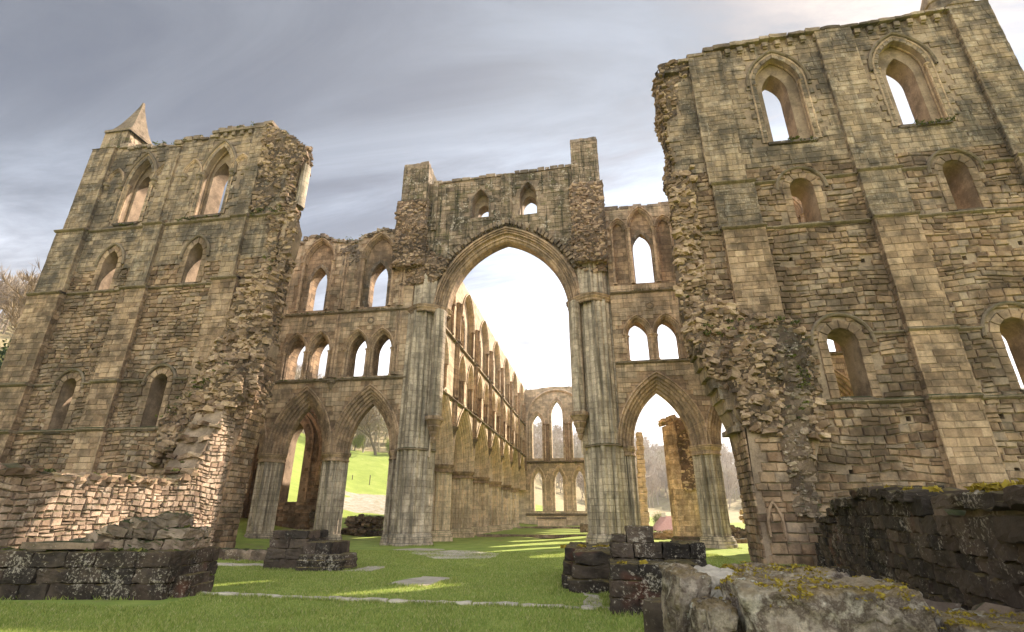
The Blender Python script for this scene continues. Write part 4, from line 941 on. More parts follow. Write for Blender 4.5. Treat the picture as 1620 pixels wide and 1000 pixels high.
# ================================================================ the great crossing arch
rootC = thing('great_arch', 'great pointed crossing arch on two tall fluted piers with a mossy wall above', 'arch', (-5.4, 31.5, 0))
CA = arch(-5.38, 4.14, 0, 14.3, 19.7)
def crp(cx, cy, w, d, n=24, ex=1.5, amp=.12): return cluster(cx, cy, w, d, n, ex, amp)
for cx, side in ((-11.0, 1), (.28, -1)):
    w0 = 3.15
    mb = MB(); pr = crp(cx, 31.4, w0, 3.1)
    pl = crp(cx - side * .14, 31.4, w0 * .92, 3.1)
    mcx = cx - side * .28; pl = crp(mcx, 31.4, 2.62, 3.1, n=20); pr = pl; cx0 = cx; loft(mb, [zring(pl, mcx, 31.4, z) for z in np.arange(.6, 5.45, .8).tolist() + [5.4]]); 
    loft(mb, [zring(pr, cx, 31.4, z, 1 - .004 * (z - 5.4) / 9) for z in np.arange(5.45, 14.5, .9).tolist() + [14.45]])
    p = mb.build('pier', M['pier'], rootC)
    sm = crp(cx, 31.4, w0, 3.1, amp=.02); sm2 = crp(mcx, 31.4, 2.62, 3.1, amp=.02)
    mb = MB(); loft(mb, [zring(sm, cx, 31.4, 14.4 + a, s) for a, s in ((-.05, 1.0), (0, 1.03), (.05, 1.0), (.16, 1.02), (.22, 1.06), (.30, 1.085), (.36, 1.06), (.42, 1.09), (.46, 1.095))]); mb.build('capital', M['mould'], p)
    mb = MB(); loft(mb, [zring(sm2, mcx, 31.4, 5.34 + a, s) for a, s in ((-.02, 1.0), (0, 1.03), (.08, 1.035), (.13, 1.0))]); mb.build('string_course', M['dark'], p)
    mb = MB(); loft(mb, [zring(sm2, mcx, 31.4, a, s) for a, s in ((-.3, 1.12), (.12, 1.12), (.16, 1.07), (.42, 1.07), (.46, 1.04), (.56, 1.03), (.64, .99))]); mb.build('base', M['pier'], p)
    # corbelled shaft on the inner side
    mb = MB(); x = cx + side * 1.13; yy = 30.55
    rg = []
    for z, q in ((5.75, .10), (6.0, .22), (6.08, .20), (6.35, .36), (6.42, .33), (6.72, .52), (6.8, .48), (7.05, .62), (7.12, .72), (7.35, .72)): rg.append([(x + q * .78 * math.cos(2 * math.pi * i / 16), yy + q * .95 * math.sin(2 * math.pi * i / 16), z) for i in range(16)])
    loft(mb, rg); mb.build('corbel', M['mould'], p)
    mb = MB(); cp = cluster(x, yy, .86, 1.1, 6, 1.9, .16); loft(mb, [zring(cp, x, yy, z) for z in (7.3, 9, 11, 13, 14.5)]); mb.build('shaft', M['pier'], p)
    # vault shafts above the capital
    mb = MB(); u2 = crp(cx, 31.6, 2.9, 2.9, 22, 1.9, .085); loft(mb, [zring(u2, cx, 31.6, z, s) for z, s in ((14.86, 1), (15.9, 1.0), (17, .96), (18.4, .9))]); mb.build('upper_shaft', M['pier'], p)
# arch orders
mb = MB(); sweep(mb, Fr((0, 30.35, 0), (1, 0, 0), (0, 1, 0)), CA, [(.98, .4), (.98, .10), (.92, .02)] + scal((.90, .04), (.52, .30), 3, .13, 6) + [(.50, .40), (.40, .42), (.38, .50), (.34, .36), (.24, .34), (.20, .46), (.10, .50), (.06, .44), (.0, .50), (0, 1.35)] + scal((0, 1.35), (.9, 2.1), 5, .10), 30, jambs=False); mb.build('arch', M['mould'], rootC)
# hood of projecting stones
Fc = Fr((0, 30.4, 0), (1, 0, 0), (0, 1, 0))
for s in (-1, 1):
    n_ = 21
    for i in range(n_):
        f = .3 + .7 * (i + .5) / n_
        if random.random() < .1: continue
        w_ = random.uniform(.009, .014); o_ = random.uniform(-.06, .06); a0 = apt(CA, s, f - w_, 1.06 + o_); a1 = apt(CA, s, f + w_, 1.06 + o_); b0 = apt(CA, s, f - w_, 1.42 + o_); b1 = apt(CA, s, f + w_, 1.42 + o_)
        q = [a0, a1, b1, b0]; p_ = random.uniform(.12, .34)
        mb = MB(); mb.add([Fc(u, .3, v) for u, v in q] + [Fc(u, .0 - p_, v) for u, v in q], [(4, 5, 6, 7), (0, 1, 5, 4), (1, 2, 6, 5), (2, 3, 7, 6), (3, 0, 4, 7)]); mb.build('hood_stone', M['ashlar'], rootC)
# the wall above
WL = arch(-7.3, .62, 21.75, 23.0, 24.15); WR = arch(-3.78, .62, 21.6, 23.1, 24.4)
WLi = arch(-7.15, .5, 21.75, 22.6, 23.25); WRi = arch(-3.75, .55, 21.65, 22.9, 23.7)
Fw = Fr((0, 30.6, 0), (1, 0, 0), (0, 1, 0))
P = [(-11.3, 14.9)] + [(CA['c'] - CA['a'] - .85, 14.9)] + [p for p in [apt(CA, -1, i / 20, .9) for i in range(21)] if p[1] > 14.95] + [p for p in [apt(CA, 1, i / 20, .9) for i in range(19, -1, -1)] if p[1] > 14.95] + [(CA['c'] + CA['a'] + .85, 14.9), (.6, 14.9), (.6, 25.4), (-1.6, 25.4), (-3.2, 25.25), (-5.25, 25.2), (-5.3, 25.3), (-5.7, 25.15), (-8, 25.1), (-10.6, 25.0), (-11.3, 25.1)]
mb = MB()
slab(mb, Fw, P, [hole(WL), hole(WR)], .02, .8, 1); slab(mb, Fw, P, [hole(WLi), hole(WRi)], .8, 1.7, 1)
lay(mb, Fw, -11.3, .6, 15, 25.4, 0, [P], [hole(WL, .14), hole(WR, .14)], ch=(.24, .36), sw=(.35, .8), gap=.012, prot=(-.004, .03), bev=.014, jit=.01)
mb.build('wall', [M['mossy'], M['mortar']], rootC)
for A in (WL, WR):
    mb = MB(); ring(mb, Fw, A, 0, .12, 0, prot=.02); o = mb.build('window', M['ashlar'], rootC)
for u0, u1 in ((-5.75, -4.95), (-10.95, -10.55)):
    mb = MB(); lay(mb, Fw, u0, u1, 20.9, 25.2, -.16, [[(u0, 20.9), (u1, 20.9), (u1, 25.2), (u0, 25.2)]], (), ch=(.26, .36), sw=(.35, .6), gap=.01, prot=(0, .02), bev=.012, jit=.004); fbox(mb, Fw, u0 + .01, u1 - .01, -.15, .02, 20.9, 25.2, 1)
    mb.build('buttress', [M['mossy'], M['mortar']], rootC)
mb = MB(); u = -10.9
while u < -.7:
    w = random.uniform(.3, .8); v = 25.05 + .35 * (u + 11) / 11; hewn(mb, u, u + w - .03, 30.5, 32.4, v - .08, v + random.uniform(.04, .26), .02, 3, .15); u += w
mb.build('coping', M['rubdark'], rootC)
mb = MB(); moss_line(mb, [(-10.8, 30.8, 25.1), (-1, 30.8, 25.4)], .6, .13, 5, 14, .1); moss_line(mb, [(-13.2, 30.2, 23.1), (-11.4, 30.2, 23.1)], .5, .16, 8, 16); moss_line(mb, [(-.4, 30.2, 23.3), (1.2, 30.2, 23.3)], .4, .14, 8, 14)
mb.build('moss', M['moss'], rootC)
def turret(x0, x1, y0, y1, z0, zm, z1, side):
    cm = [(x0, y0), (x1, y0), (x1, y1), (x0, y1)]
    mb = MB(); f = Fr((0, y0, 0), (1, 0, 0), (0, 1, 0))
    box(mb, x0 + .03, x1 - .03, y0 + .03, y1, zm, z1 - .1, 1)
    lay(mb, f, x0, x1, zm, z1, 0, [[(x0, zm), (x1, zm), (x1, z1), (x0, z1)]], (), ch=(.26, .36), sw=(.35, .7), gap=.014, prot=(0, .03), bev=.014, jit=.008)
    for xx, sg in ((x0, -1), (x1, 1)):
        f2 = Fr((xx, 0, 0), (0, 1, 0), (-sg, 0, 0)); lay(mb, f2, y0, y1, zm, z1, 0, [[(y0, zm), (y1, zm), (y1, z1), (y0, z1)]], (), ch=(.26, .36), sw=(.35, .7), gap=.014, prot=(0, .03), bev=.014, jit=.008)
    o = mb.build('turret', [M['mossy'], M['mortar']], rootC)
    mb = MB()
    for i in range(7): hewn(mb, x0 - .03 + (x1 - x0) * (i % 3) / 3, x0 + (x1 - x0) * ((i % 3) + 1) / 3, y0 - .04 + (i // 3) * .6, y0 + .6 + (i // 3) * .6, z1 - .15, z1 + random.uniform(.0, .28), .03, 3, .2)
    mb.build('coping', M['rubdark'], o)
    mb = MB(); q0, q1 = x0 - .12 - (.1 if side < 0 else 0), x1 + .05; box(mb, q0 + .15, q1 - .12, y0 + .1, y1, z0, zm, 0)
    rubble(mb, Fr((0, y0, 0), (1, 0, 0), (0, 1, 0)), [(q0, z0), (q1, z0), (q1, zm + .1), (q0, zm + .1)], 0, (-.05, .35), (.11, .26), (.30, .165), seed=51 + side)
    for xx, sg in ((q0 + .05, -1), (q1 - .1, 1)): rubble(mb, Fr((xx, 0, 0), (0, 1, 0), (-sg, 0, 0)), [(y0, z0), (y1, z0), (y1, zm), (y0, zm)], 0, (-.05, .2), (.11, .24), (.30, .165), seed=61 + side)
    mb.build('rubble_core', [M['rubble'], M['core']], o)
turret(-13.2, -11.25, 30.0, 32.2, 17.9, 23.1, 26.45, -1)
turret(-.52, 1.36, 30.0, 32.2, 17.2, 23.25, 27.1, 1)
mb = MB(); rubble(mb, Fr((0, 30.5, 0), (1, 0, 0), (0, 1, 0)), [(-12.9, 16.6), (-10.6, 16.6), (-9.7, 17.4), (-9.4, 18.2), (-10.9, 19.2), (-11.3, 20), (-12.9, 20)], 0, (.0, .45), (.10, .24), (.28, .15), seed=71); mb.build('rubble_core', [M['rubble'], M['core']], rootC); mb = MB()
rubble(mb, Fr((0, 30.5, 0), (1, 0, 0), (0, 1, 0)), [(-1.5, 18.6), (-.9, 17.2), (.2, 16.6), (1.3, 16.6), (1.3, 18.8), (-.4, 19.6)], 0, (.0, .45), (.10, .24), (.28, .15), seed=72)
mb.build('rubble_core', [M['rubble'], M['core']], rootC)

# ================================================================ presbytery walls
NP = Fr((-10.15, 0, 0), (0, 1, 0), (-1, 0, 0))
rootN = thing('arcaded_wall', 'long sunlit wall of arches running back from the great arch to the end wall', 'wall', (-11, 52, 0))
pc = [36.0 + 6.4 * i for i in range(6)]; ed = [30.6] + pc + [74.4]
archs = [(33.4, 1.75)] + [((a + b) / 2, 2.25) for a, b in zip(pc, pc[1:])] + [(71.2, 2.2)]
tri = []
for c, a in archs: tri += [c - 1.45, c + 1.45] if a > 2 else [c - .7]
topN = [(75, 19.7), (68, 19.6), (60, 19.75), (52, 19.6), (44, 19.8), (38, 19.75), (36, 19.9), (33, 20.2), (31.5, 20.3)]
bay_wall(rootN, NP, 31.5, 75, topN, archs, [(c, 1.72) for c in pc], tri, [(c, 1.9 if a > 2 else 1.2) for c, a in archs], z0=.1, zc=4.95, ap=8.75, s1=9.55, s2=14.0, t=1.9, tsp=11.7, tap=13.35, ta=.86, csp=17.9, cap_=19.35, ctype='wide', stones=False, tri_blind=True, moat='navemould', matw='nave', facemat='nave', cmat='navepier', ba=.42)
for c in pc + [74.4]:
    for q in (-.26, 0, .26):
        for v0, v1 in ((7.6, 9.4), (9.7, 13.9), (14.1, 17.3)): shaft(rootN, NP, c + q, -.06 - (.08 if q == 0 else 0), v0, v1, .11, cap=(v1 > 17))
for c in pc:
    mb = MB(); loft(mb, [[NP(c + q * math.cos(t * .785), q * .9 * math.sin(t * .785), z) for t in range(8)] for z, q in ((6.9, .06), (7.15, .2), (7.25, .22), (7.4, .36), (7.58, .42))]); mb.build('corbel', M['dark'], rootN)
mb = MB(); moss_line(mb, [(-10.05, 31.6, 9.7), (-10.05, 74, 9.7)], .15, .13, 2.2, 14, .3); moss_line(mb, [(-10.05, 31.6, 14.1), (-10.05, 74, 14.1)], .15, .10, 1.6, 12, .2); moss_line(mb, [(-10.5, y, z) for y, z in reversed(topN)], .5, .1, 1.5, 12); mb.build('moss', M['moss'], rootN)
# the south side, hidden from here but shading the lawn; windows widened to let sun through
SP = Fr((-.75, 0, 0), (0, 1, 0), (1, 0, 0))
rootS = thing('arcaded_wall', 'long wall of arches hidden behind the right pier of the great arch', 'wall', (0, 52, 0))
bay_wall(rootS, SP, 31.5, 75, [(75, 19.7), (60, 19.75), (44, 19.8), (31.5, 20.2)], archs, [(c, 1.72) for c in pc], tri, [(c, 1.9 if a > 2 else 1.2) for c, a in archs], z0=.1, zc=4.95, ap=8.75, s1=9.55, s2=14.0, t=1.9, tsp=11.7, tap=13.35, ta=.86, csp=17.9, cap_=19.1, ctype='wide', stones=False, tri_blind=False, splay=.6, moat='navemould', matw='nave', facemat='nave', cmat='navepier', ba=1.0)

# east end wall
EW = Fr((0, 75, 0), (1, 0, 0), (0, 1, 0))
rootE = thing('end_wall', 'distant end wall with three tall lancets under one broad arch above three lower lancets', 'wall', (-5.5, 75.8, 0))
cx = -5.45
U = [arch(cx - 2.95, .72, 9.3, 14.0, 15.6), arch(cx, .82, 9.3, 15.4, 17.6), arch(cx + 2.95, .72, 9.3, 14.0, 15.6)]
Lw = [arch(cx - 2.95, .58, 2.2, 6.0, 7.6), arch(cx, .58, 2.2, 6.0, 7.6), arch(cx + 2.95, .58, 2.2, 6.0, 7.6)]
P = [(-12.5, -.3), (1.6, -.3), (1.6, 19.7), (-1, 19.9), (-3, 19.7), (-6, 19.8), (-8.5, 19.5), (-10.3, 19.4), (-12.5, 19.6)]
mb = MB(); slab(mb, EW, P, [hole(A, .0) for A in U + Lw], 0, 1.2, 0)
mb.build('wall', M['nave'], rootE)
for A in U + Lw:
    mb = MB(); sweep(mb, EW, A, [(.55, .0), (.55, -.16), (.45, -.2)] + scal((.42, -.12), (.0, .3), 3, .06), 12); mb.build('window', M['navemould'], rootE)
mb = MB(); BA = arch(cx, 4.35, 9.3, 14.6, 19.0); sweep(mb, EW, BA, [(.35, .0), (.35, -.3), (.2, -.36)] + scal((.18, -.3), (0, -.02), 2, .05), 24); mb.build('arch', M['navemould'], rootE)
mb = MB()
for c in (cx - 1.55, cx + 1.55):
    mb = MB(); A = arch(c, .34, 5.2, 5.9, 6.9); sweep(mb, EW, A, [(.14, 0), (.14, -.12), (.02, -.12), (0, 0)], 8); mb.build('blind_arch', M['navemould'], rootE)
for c in (cx - 1.55, cx + 1.55):
    for q in (-.3, 0, .3): shaft(rootE, EW, c + q, -.1, 8.8, 14.2, .12)
for v in (8.75, 1.75): mb = MB(); string(mb, EW, -10.2, -.7, v, .28, .22); mb.build('string_course', M['dark'], rootE)
mb = MB(); moss_line(mb, [(-10, 74.8, 8.95), (-1, 74.8, 8.95)], .3, .2, 5, 16, .3); moss_line(mb, [(-12, 75.2, 19.6), (-1, 75.2, 19.8)], .8, .16, 4, 14); mb.build('moss', M['moss'], rootE)
alt = thing('altar', 'long stone altar slab on a block before the distant end wall', 'altar', (-6.2, 70.5, .34))
mb = MB(); hewn(mb, -8.0, -4.4, 70, 71, .3, 1.2, .02, 4, .06); mb.build('altar_base', M['navemould'], alt)
mb = MB(); hewn(mb, -8.1, -4.3, 69.9, 71.1, 1.22, 1.4, .02, 4, .1); mb.build('altar_slab', M['rubdark'], alt)
mb = MB(); hewn(mb, -1.9, -1.1, 51, 52, .1, .9, .04, 4, .15); solo('stone_block', mb, M['rubdark'], 'small squared stone on the far lawn, just left of the great arch right pier', 'block', (-1.5, 51.5, .1))

# ================================================================ chapel wall beyond the left arches
CH = Fr((0, 38, 0), (1, 0, 0), (0, 1, 0))
rc = thing('chapel_wall', 'dark chapel wall with one tall lancet seen through the left pointed arch', 'wall', (-24, 38.6, 0))
CW = arch(-23.6, .72, 2.6, 6.9, 8.6)
P = [(-30.5, -.2), (-20.9, -.2), (-20.7, 2), (-20.9, 4), (-21.0, 7.5), (-21.5, 9.0), (-22.8, 9.9), (-26, 9.9), (-30.5, 10)]
mb = MB(); slab(mb, CH, P, [hole(CW)], .02, 1.1, 1); lay(mb, CH, -30.5, -20.7, 0, 10, 0, [P], [hole(CW, .3)], ch=(.2, .32), sw=(.3, .7), prot=(0, .03)); mb.build('wall', [M['stone'], M['mortar']], rc)
mb = MB(); sweep(mb, CH, CW, [(.8, .0), (.8, -.14)] + scal((.74, -.1), (0, .4), 5, .06), 12); o = mb.build('window', M['mould'], rc)
mb = MB(); A = arch(-23.6, 2.05, 3.8, 6.2, 9.6); sweep(mb, CH, A, [(.35, .02), (.3, -.32)] + scal((.28, -.3), (0, -.1), 3, .05), 14); mb.build('arch', M['mould'], rc)
mb = MB()
for z in (.2, .6, 1.1, 1.6, 2.1): 
    for x in (-21.0, -20.4): rock(mb, (x + random.uniform(-.2, .2), 37.8, z), (.4, .4, .24), (0, 0, random.uniform(-.3, .3)))
mb.build('rubble_core', [M['rubdark'], M['core']], rc)
# transept aisle side wall
rc2 = thing('side_wall', 'narrow strip of wall glimpsed beyond the leftmost fluted pier', 'wall', (-27.6, 36, 0))
mb = MB(); box(mb, -28.2, -26.9, 34, 37.9, -.2, 8.5); mb.build('wall', M['smooth'], rc2)

# detached fragments beyond the right arch
rf = thing('ruined_pier', 'broken ochre fluted pier standing alone beyond the right-hand arch', 'pier', (6.1, 38.2, 0))
mb = MB()
def leanring(z, s=1., cx=6.25, cy=38.2): 
    pr = cluster(cx - .9 * 0 + z * .0, cy, 2.9, 2.0, 14, 2.2, .10); return [(cx + (x - cx) * s, cy + (y - cy) * s, z) for x, y in pr]
loft(mb, [leanring(z) for z in (.3, 2, 4, 6, 7.6)]); pb = mb.build('pier', M['yellow'], rf)
mb = MB(); loft(mb, [leanring(z, s) for z, s in ((-.2, 1.12), (.2, 1.12), (.24, 1.06), (.34, 1.0))]); mb.build('base', M['rubdark'], pb)
mb = MB(); rubble(mb, Fr((0, 37.1, 0), (1, 0, 0), (0, 1, 0)), [(5.7, 3.2), (6.6, 3.2), (6.5, 7.6), (5.6, 7.8)], 0, (-.1, .2), (.08, .2), (.28, .2), seed=81)
for i in range(26): rock(mb, (random.uniform(4.9, 7.6), random.uniform(37.3, 39), 7.65 + random.uniform(0, .3) + max(0, .5 - abs(5.9 - 6.2))), (.25, .25, .15), (0, random.uniform(-.3, .3), random.uniform(-1, 1)))
mb.build('rubble_core', [M['yellow'], M['core']], pb)
rf2 = thing('ruined_wall_end', 'pale slender broken wall end just right of the right crossing pier', 'wall', (3.6, 46, 0))
mb = MB(); z = 0
while z < 8.2:
    w = .52 - .02 * z; c = 3.5 + .04 * z + random.uniform(-.05, .05); hewn(mb, c - w + .1, c + w - .1, 45.5, 46.5, z, z + .38, .04, 3, .15); z += .38
mb.build('wall', M['nave'], rf2)
rf3 = thing('ruined_wall_end', 'small ochre wall remnant on the grass beyond the far right arch', 'wall', (10.6, 43, 0))
mb = MB()
for i in range(40): z = random.uniform(0, 2.0); rock(mb, (11.1 + random.uniform(-.7 + z * .15, .9), 43 + random.uniform(-.4, .4), z), (.3, .3, .16), (0, 0, random.uniform(-.5, .5)))
mb.build('wall', M['yellow'], rf3)
def lowline(name, pts, h, w, mat, label, cat='wall', n=1., mossy=True):
    t = thing(name, label, cat, (pts[0][0], pts[0][1], 0)); mb = MB(); mk = MB()
    for (x0, y0), (x1, y1) in zip(pts, pts[1:]):
        L = math.hypot(x1 - x0, y1 - y0); k = int(L / .42 * n)
        for i in range(k):
            f = (i + .5) / k; hh = h * (.7 + .5 * (noise.noise(Vector((x0 + i * .3, y0, 3))) + .3)); z = 0
            while z < hh:
                rock(mb, (x0 + (x1 - x0) * f + random.uniform(-.05, .05), y0 + (y1 - y0) * f + random.uniform(-.5, .5) * w, z + .09), (random.uniform(.22, .34), random.uniform(.2, .32), .13), (random.uniform(-.1, .1), random.uniform(-.1, .1), random.uniform(-.4, .4))); z += .19
            if mossy: tuft(mk, (x0 + (x1 - x0) * f, y0 + (y1 - y0) * f, hh + .12), .3, 10, .3, .06)
    mb.build('stones', M[mat], t)
    if mossy: mk.build('moss', M['moss'], t)
    return t
lowline('low_ruin', [(-21.2, 39.6), (-16.2, 39.6)], .55, .6, 'rubdark', 'low mossy line of ruined masonry on the grass just beyond the left arches')
lowline('low_ruin', [(-22.6, 46.2), (-19.0, 45.6)], 1.5, .8, 'rubdark', 'heap of mossy ruined masonry on the sunlit slope, behind the lower line of stones')
lowline('low_ruin', [(7.4, 42), (20, 41)], .7, .6, 'rubdark', 'low dark line of ruined wall across the grass beyond the right arches')
lowline('low_ruin', [(2.2, 48), (5.2, 42)], .45, .6, 'lit', 'tumbled pale stones on the grass between the right crossing pier and the ochre pier')
mb = MB(); x = 6.9
while x < 20: hewn(mb, x, x + .95, 37.4, 38, -.05, .2, .02, 3, .1); x += 1
solo('stone_step', mb, M['rubdark'], 'low stone step on sunlit grass behind the fluted pier of the right arcade', 'step', (12, 37.7, 0))

# house in the valley
hs = thing('cottage', 'small cottage with a reddish tiled roof in the valley beyond the right arch', 'house', (12, 95, -4))
mb = MB(); box(mb, 8.9, 17, 92, 98, -6, -.75); mb.build('wall', M['render'], hs)
mb = MB(); loft(mb, [[(8.4, 91.6, -.8), (17.4, 91.6, -.8), (17.4, 98.4, -.8), (8.4, 98.4, -.8)], [(10.2, 94.9, 1.55), (17.4, 94.9, 1.55), (17.4, 95.1, 1.55), (10.2, 95.1, 1.55)]]); rfh = mb.build('roof', M['tile'], hs)
mb = MB(); box(mb, 10.3, 11.0, 94.6, 95.4, 1.4, 2.1); mb.build('chimney', M['render'], rfh)
mb = MB(); box(mb, 10, 11, 91.9, 92.05, -2.6, -1.4); mb.build('window', M['post'], hs)

# ================================================================ low masonry in the foreground
def courses(mb, x0, x1, y0, y1, zs, wid=(.4, .8), rough=.02, n=5, rnd=.1, batter=.0, end_only=False):
    """a solid of coursed blocks: outer blocks only"""
    for k, (a, b) in enumerate(zip(zs, zs[1:])):
        i = batter * k
        x = x0 + i
        while x < x1 - i - .05:
            w = random.uniform(*wid); e = min(x + w, x1 - i)
            if x1 - i - e < .2: e = x1 - i
            o = random.uniform(-.015, .015); hewn(mb, x + .006, e - .006, y0 + i + o, y0 + i + min(.6, (y1 - y0)), a, b - .008, rough, n, rnd); x = e
        y = y0 + i + .1
        while y < y1 - .05:
            w = random.uniform(*wid); e = min(y + w, y1)
            for xa, xb in ((x0 + i, x0 + i + .5), (x1 - i - .5, x1 - i)): o = random.uniform(-.015, .015); hewn(mb, xa + o, xb + o, y + .006, e - .006, a, b - .008, rough, n, rnd)
            y = e
def turn(mb, start, ang, o):
    c, s = math.cos(ang), math.sin(ang)
    for i in range(start, len(mb.v)):
        x, y, z = mb.v[i]; x -= o[0]; y -= o[1]; mb.v[i] = (o[0] + c * x - s * y, o[1] + s * x + c * y, z)

t1 = thing('pier_stump', 'broad blackened pier stump with stepped top at the left edge of the lawn', 'ruin', (-11, 11, 0))
mb = MB(); s = 0
box(mb, -14.4, -9.1, 10.6, 12.0, -.1, .86)
courses(mb, -14.6, -8.95, 10.35, 12.3, [-.1, .3, .6, .9], (.5, 1.0), .022, 7, .1)
for x0, x1, y0, z1 in ((-8.98, -8.72, 10.7, .42), (-8.72, -8.6, 10.9, .2)): hewn(mb, x0, x1, y0, 11.6, -.1, z1, .03, 5, .15)
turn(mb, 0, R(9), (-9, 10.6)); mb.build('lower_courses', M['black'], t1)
mb = MB()
courses(mb, -10.9, -9.1, 10.95, 12.1, [.88, 1.12, 1.33], (.4, .8), .035, 6, .16, .05)
for x, z in ((-10.1, 1.36), (-9.9, 1.48), (-10.3, 1.4)): hewn(mb, x, x + .5, 11.1, 11.7, z - .12, z + .16, .04, 5, .25)
for i in range(26): rock(mb, (-11.7 + i * .06 + random.uniform(-.1, .1), 11.3 + random.uniform(-.25, .35), .92 + .02 * i + random.uniform(-.04, .08)), (.2, .18, .09), (random.uniform(-.2, .2), .25, random.uniform(-.6, .6)))
turn(mb, 0, R(9), (-9, 10.6)); mb.build('upper_courses', M['rubdark'], t1)
mb = MB(); hewn(mb, -12.3, -10.75, 10.5, 11.5, .93, 1.07, .02, 6, .15); turn(mb, 0, R(9), (-9, 10.6)); mb.build('slab', M['rubdark'], t1)
mb = MB(); moss_line(mb, [(-14, 10.1, .93), (-11.5, 10.4, .95), (-9.0, 10.8, .93)], .5, .07, 7, 12); moss_line(mb, [(-11.5, 11.2, 1.1), (-9.2, 11.3, 1.42)], .5, .06, 7, 10); mb.build('moss', M['moss'], t1)

t2 = thing('pier_stump', 'small dark stepped pier stump with round shaft bases, in front of the left arches', 'ruin', (-9.4, 17, 0))
mb = MB(); courses(mb, -10.78, -9.35, 16.5, 18.0, [-.05, .3, .62, .9, 1.15], (.5, .8), .02, 6, .1, .03); box(mb, -10.5, -9.6, 16.8, 17.8, 0, 1.1)
courses(mb, -9.45, -8.5, 16.45, 17.8, [-.05, .42, .82], (.4, .6), .02, 5, .12)
for x, y, r_ in ((-9.2, 16.35, .27), (-8.75, 16.35, .27), (-8.3, 16.5, .26), (-8.15, 16.95, .26), (-8.3, 17.4, .26)):
    q = []
    for z, s_ in ((-.05, 1.12), (.1, 1.12), (.13, 1.0), (.2, 1.0), (.24, 1.1), (.3, 1.1), (.33, .96), (.42, .95), (.46, .85)): q.append([(x + r_ * s_ * math.cos(a * math.pi / 8), y + r_ * s_ * math.sin(a * math.pi / 8), z) for a in range(16)])
    loft(mb, q)
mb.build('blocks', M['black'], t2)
mb = MB(); moss_line(mb, [(-10.7, 16.9, 1.17), (-9.5, 16.9, 1.17)], .5, .06, 6, 10); mb.build('moss', M['moss'], t2)
lk = thing('low_kerb', 'low mossy stone kerb between the left sunlit wall and the small stump', 'kerb', (-13, 19, 0))
mb = MB(); x = -15.8
while x < -11.2: w = random.uniform(.5, .9); y = 20.3 - (x + 15.8) * .3; hewn(mb, x, x + w - .01, y - .3, y + .3, -.05, .38, .03, 4, .15); x += w
mb.build('stones', M['rubdark'], lk); mb = MB(); x = -15.3
while x < -11.2: w = random.uniform(.6, 1.1); y = 17.6; hewn(mb, x, x + w - .01, y - .15, y + .15, -.05, .06, .02, 3, .15); x += w
mb.build('edging', M['slab'], lk)

t3 = thing('pier_stump', 'dark stepped pier stump with one upright block on top, right of the lawn', 'ruin', (.6, 12.5, 0))
mb = MB(); courses(mb, -.98, .45, 13.4, 16.5, [-.05, .30, .60, .88], (.4, .7), .022, 6, .12, .04); box(mb, -.7, .4, 13.7, 16.2, 0, .84)
for z0, z1, i in ((.0, .28, 0), (.28, .56, .08), (.56, .84, .16)): hewn(mb, -.8 + i, .3, 12.75 + i * .5, 13.6, z0, z1, .03, 6, .22)
mb.build('rear_blocks', M['black'], t3)
mb = MB(); courses(mb, .1, 1.7, 10.15, 11.6, [-.08, .26, .55, .80], (.45, .8), .018, 7, .08, .015); box(mb, .25, 1.55, 10.35, 11.5, 0, .78)
mb.build('front_blocks', M['black'], t3)
mb = MB(); courses(mb, .2, 2.0, 11.3, 12.7, [.4, .82, 1.1], (.4, .7), .02, 7, .1); hewn(mb, .52, 1.05, 11.35, 11.95, 1.1, 1.40, .018, 7, .08); hewn(mb, .22, .50, 11.4, 11.9, 1.1, 1.24, .018, 5, .12)
courses(mb, 1.0, 2.0, 11.25, 12.7, [-.05, .22, .5], (.4, .7), .02, 6, .1)
mb.build('upper_blocks', M['black'], t3)
mb = MB(); moss_line(mb, [(-.8, 13.8, .90), (.4, 13.9, .9)], 1, .05, 12, 12); moss_line(mb, [(.1, 10.4, .82), (.9, 10.5, .82)], .3, .04, 10, 8); mb.build('moss', M['ymoss'], t3)

# dark wall on the right
dk = thing('low_wall', 'dark blackened wall with white lichen streaks and rusty stains, stepping down at the lower right', 'wall', (5, 10, 0))
U_ = Vector((.228, .974, 0)).normalized(); D_ = Vector((U_.y, -U_.x, 0)); DF = Fr((4.78, 10, 0), U_, D_)
outD = [(-6.5, -.1), (11.6, -.1), (10.7, .55), (9.8, .95), (8.6, 1.12), (7.9, 1.42), (5.6, 1.46), (4.7, 1.8), (2.3, 1.84), (1.6, 2.0), (-.3, 1.94), (-1.95, 1.8), (-2.2, 1.72), (-2.4, 1.6), (-2.9, 1.6), (-3.1, 1.72), (-6.5, 1.7)]
mb = MB(); slab(mb, DF, outD, [], .12, 1.0, 1)
v = -.05
while v < 2.0:
    h = random.uniform(.17, .27); u = -6.4
    while u < 11.4:
        w = random.uniform(.3, .75)
        if inpoly(outD, np.array([u + w / 2]), np.array([v + h * .7]))[0]:
            s0 = len(mb.v); dd = random.uniform(-.03, .05); hewn(mb, u + .004, u + w - .004, dd, dd + .34, v + .003, v + h - .003, .022, 5 if u < 5 else 3, .13, tilt=0)
            for i in range(s0, len(mb.v)): p = mb.v[i]; q = DF(p[0], p[1], p[2] + .02 * noise.noise(Vector((p[0] * .8, p[2], 0)))); mb.v[i] = q
        u += w
    v += h
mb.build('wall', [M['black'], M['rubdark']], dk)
mb = MB(); u = -6.3
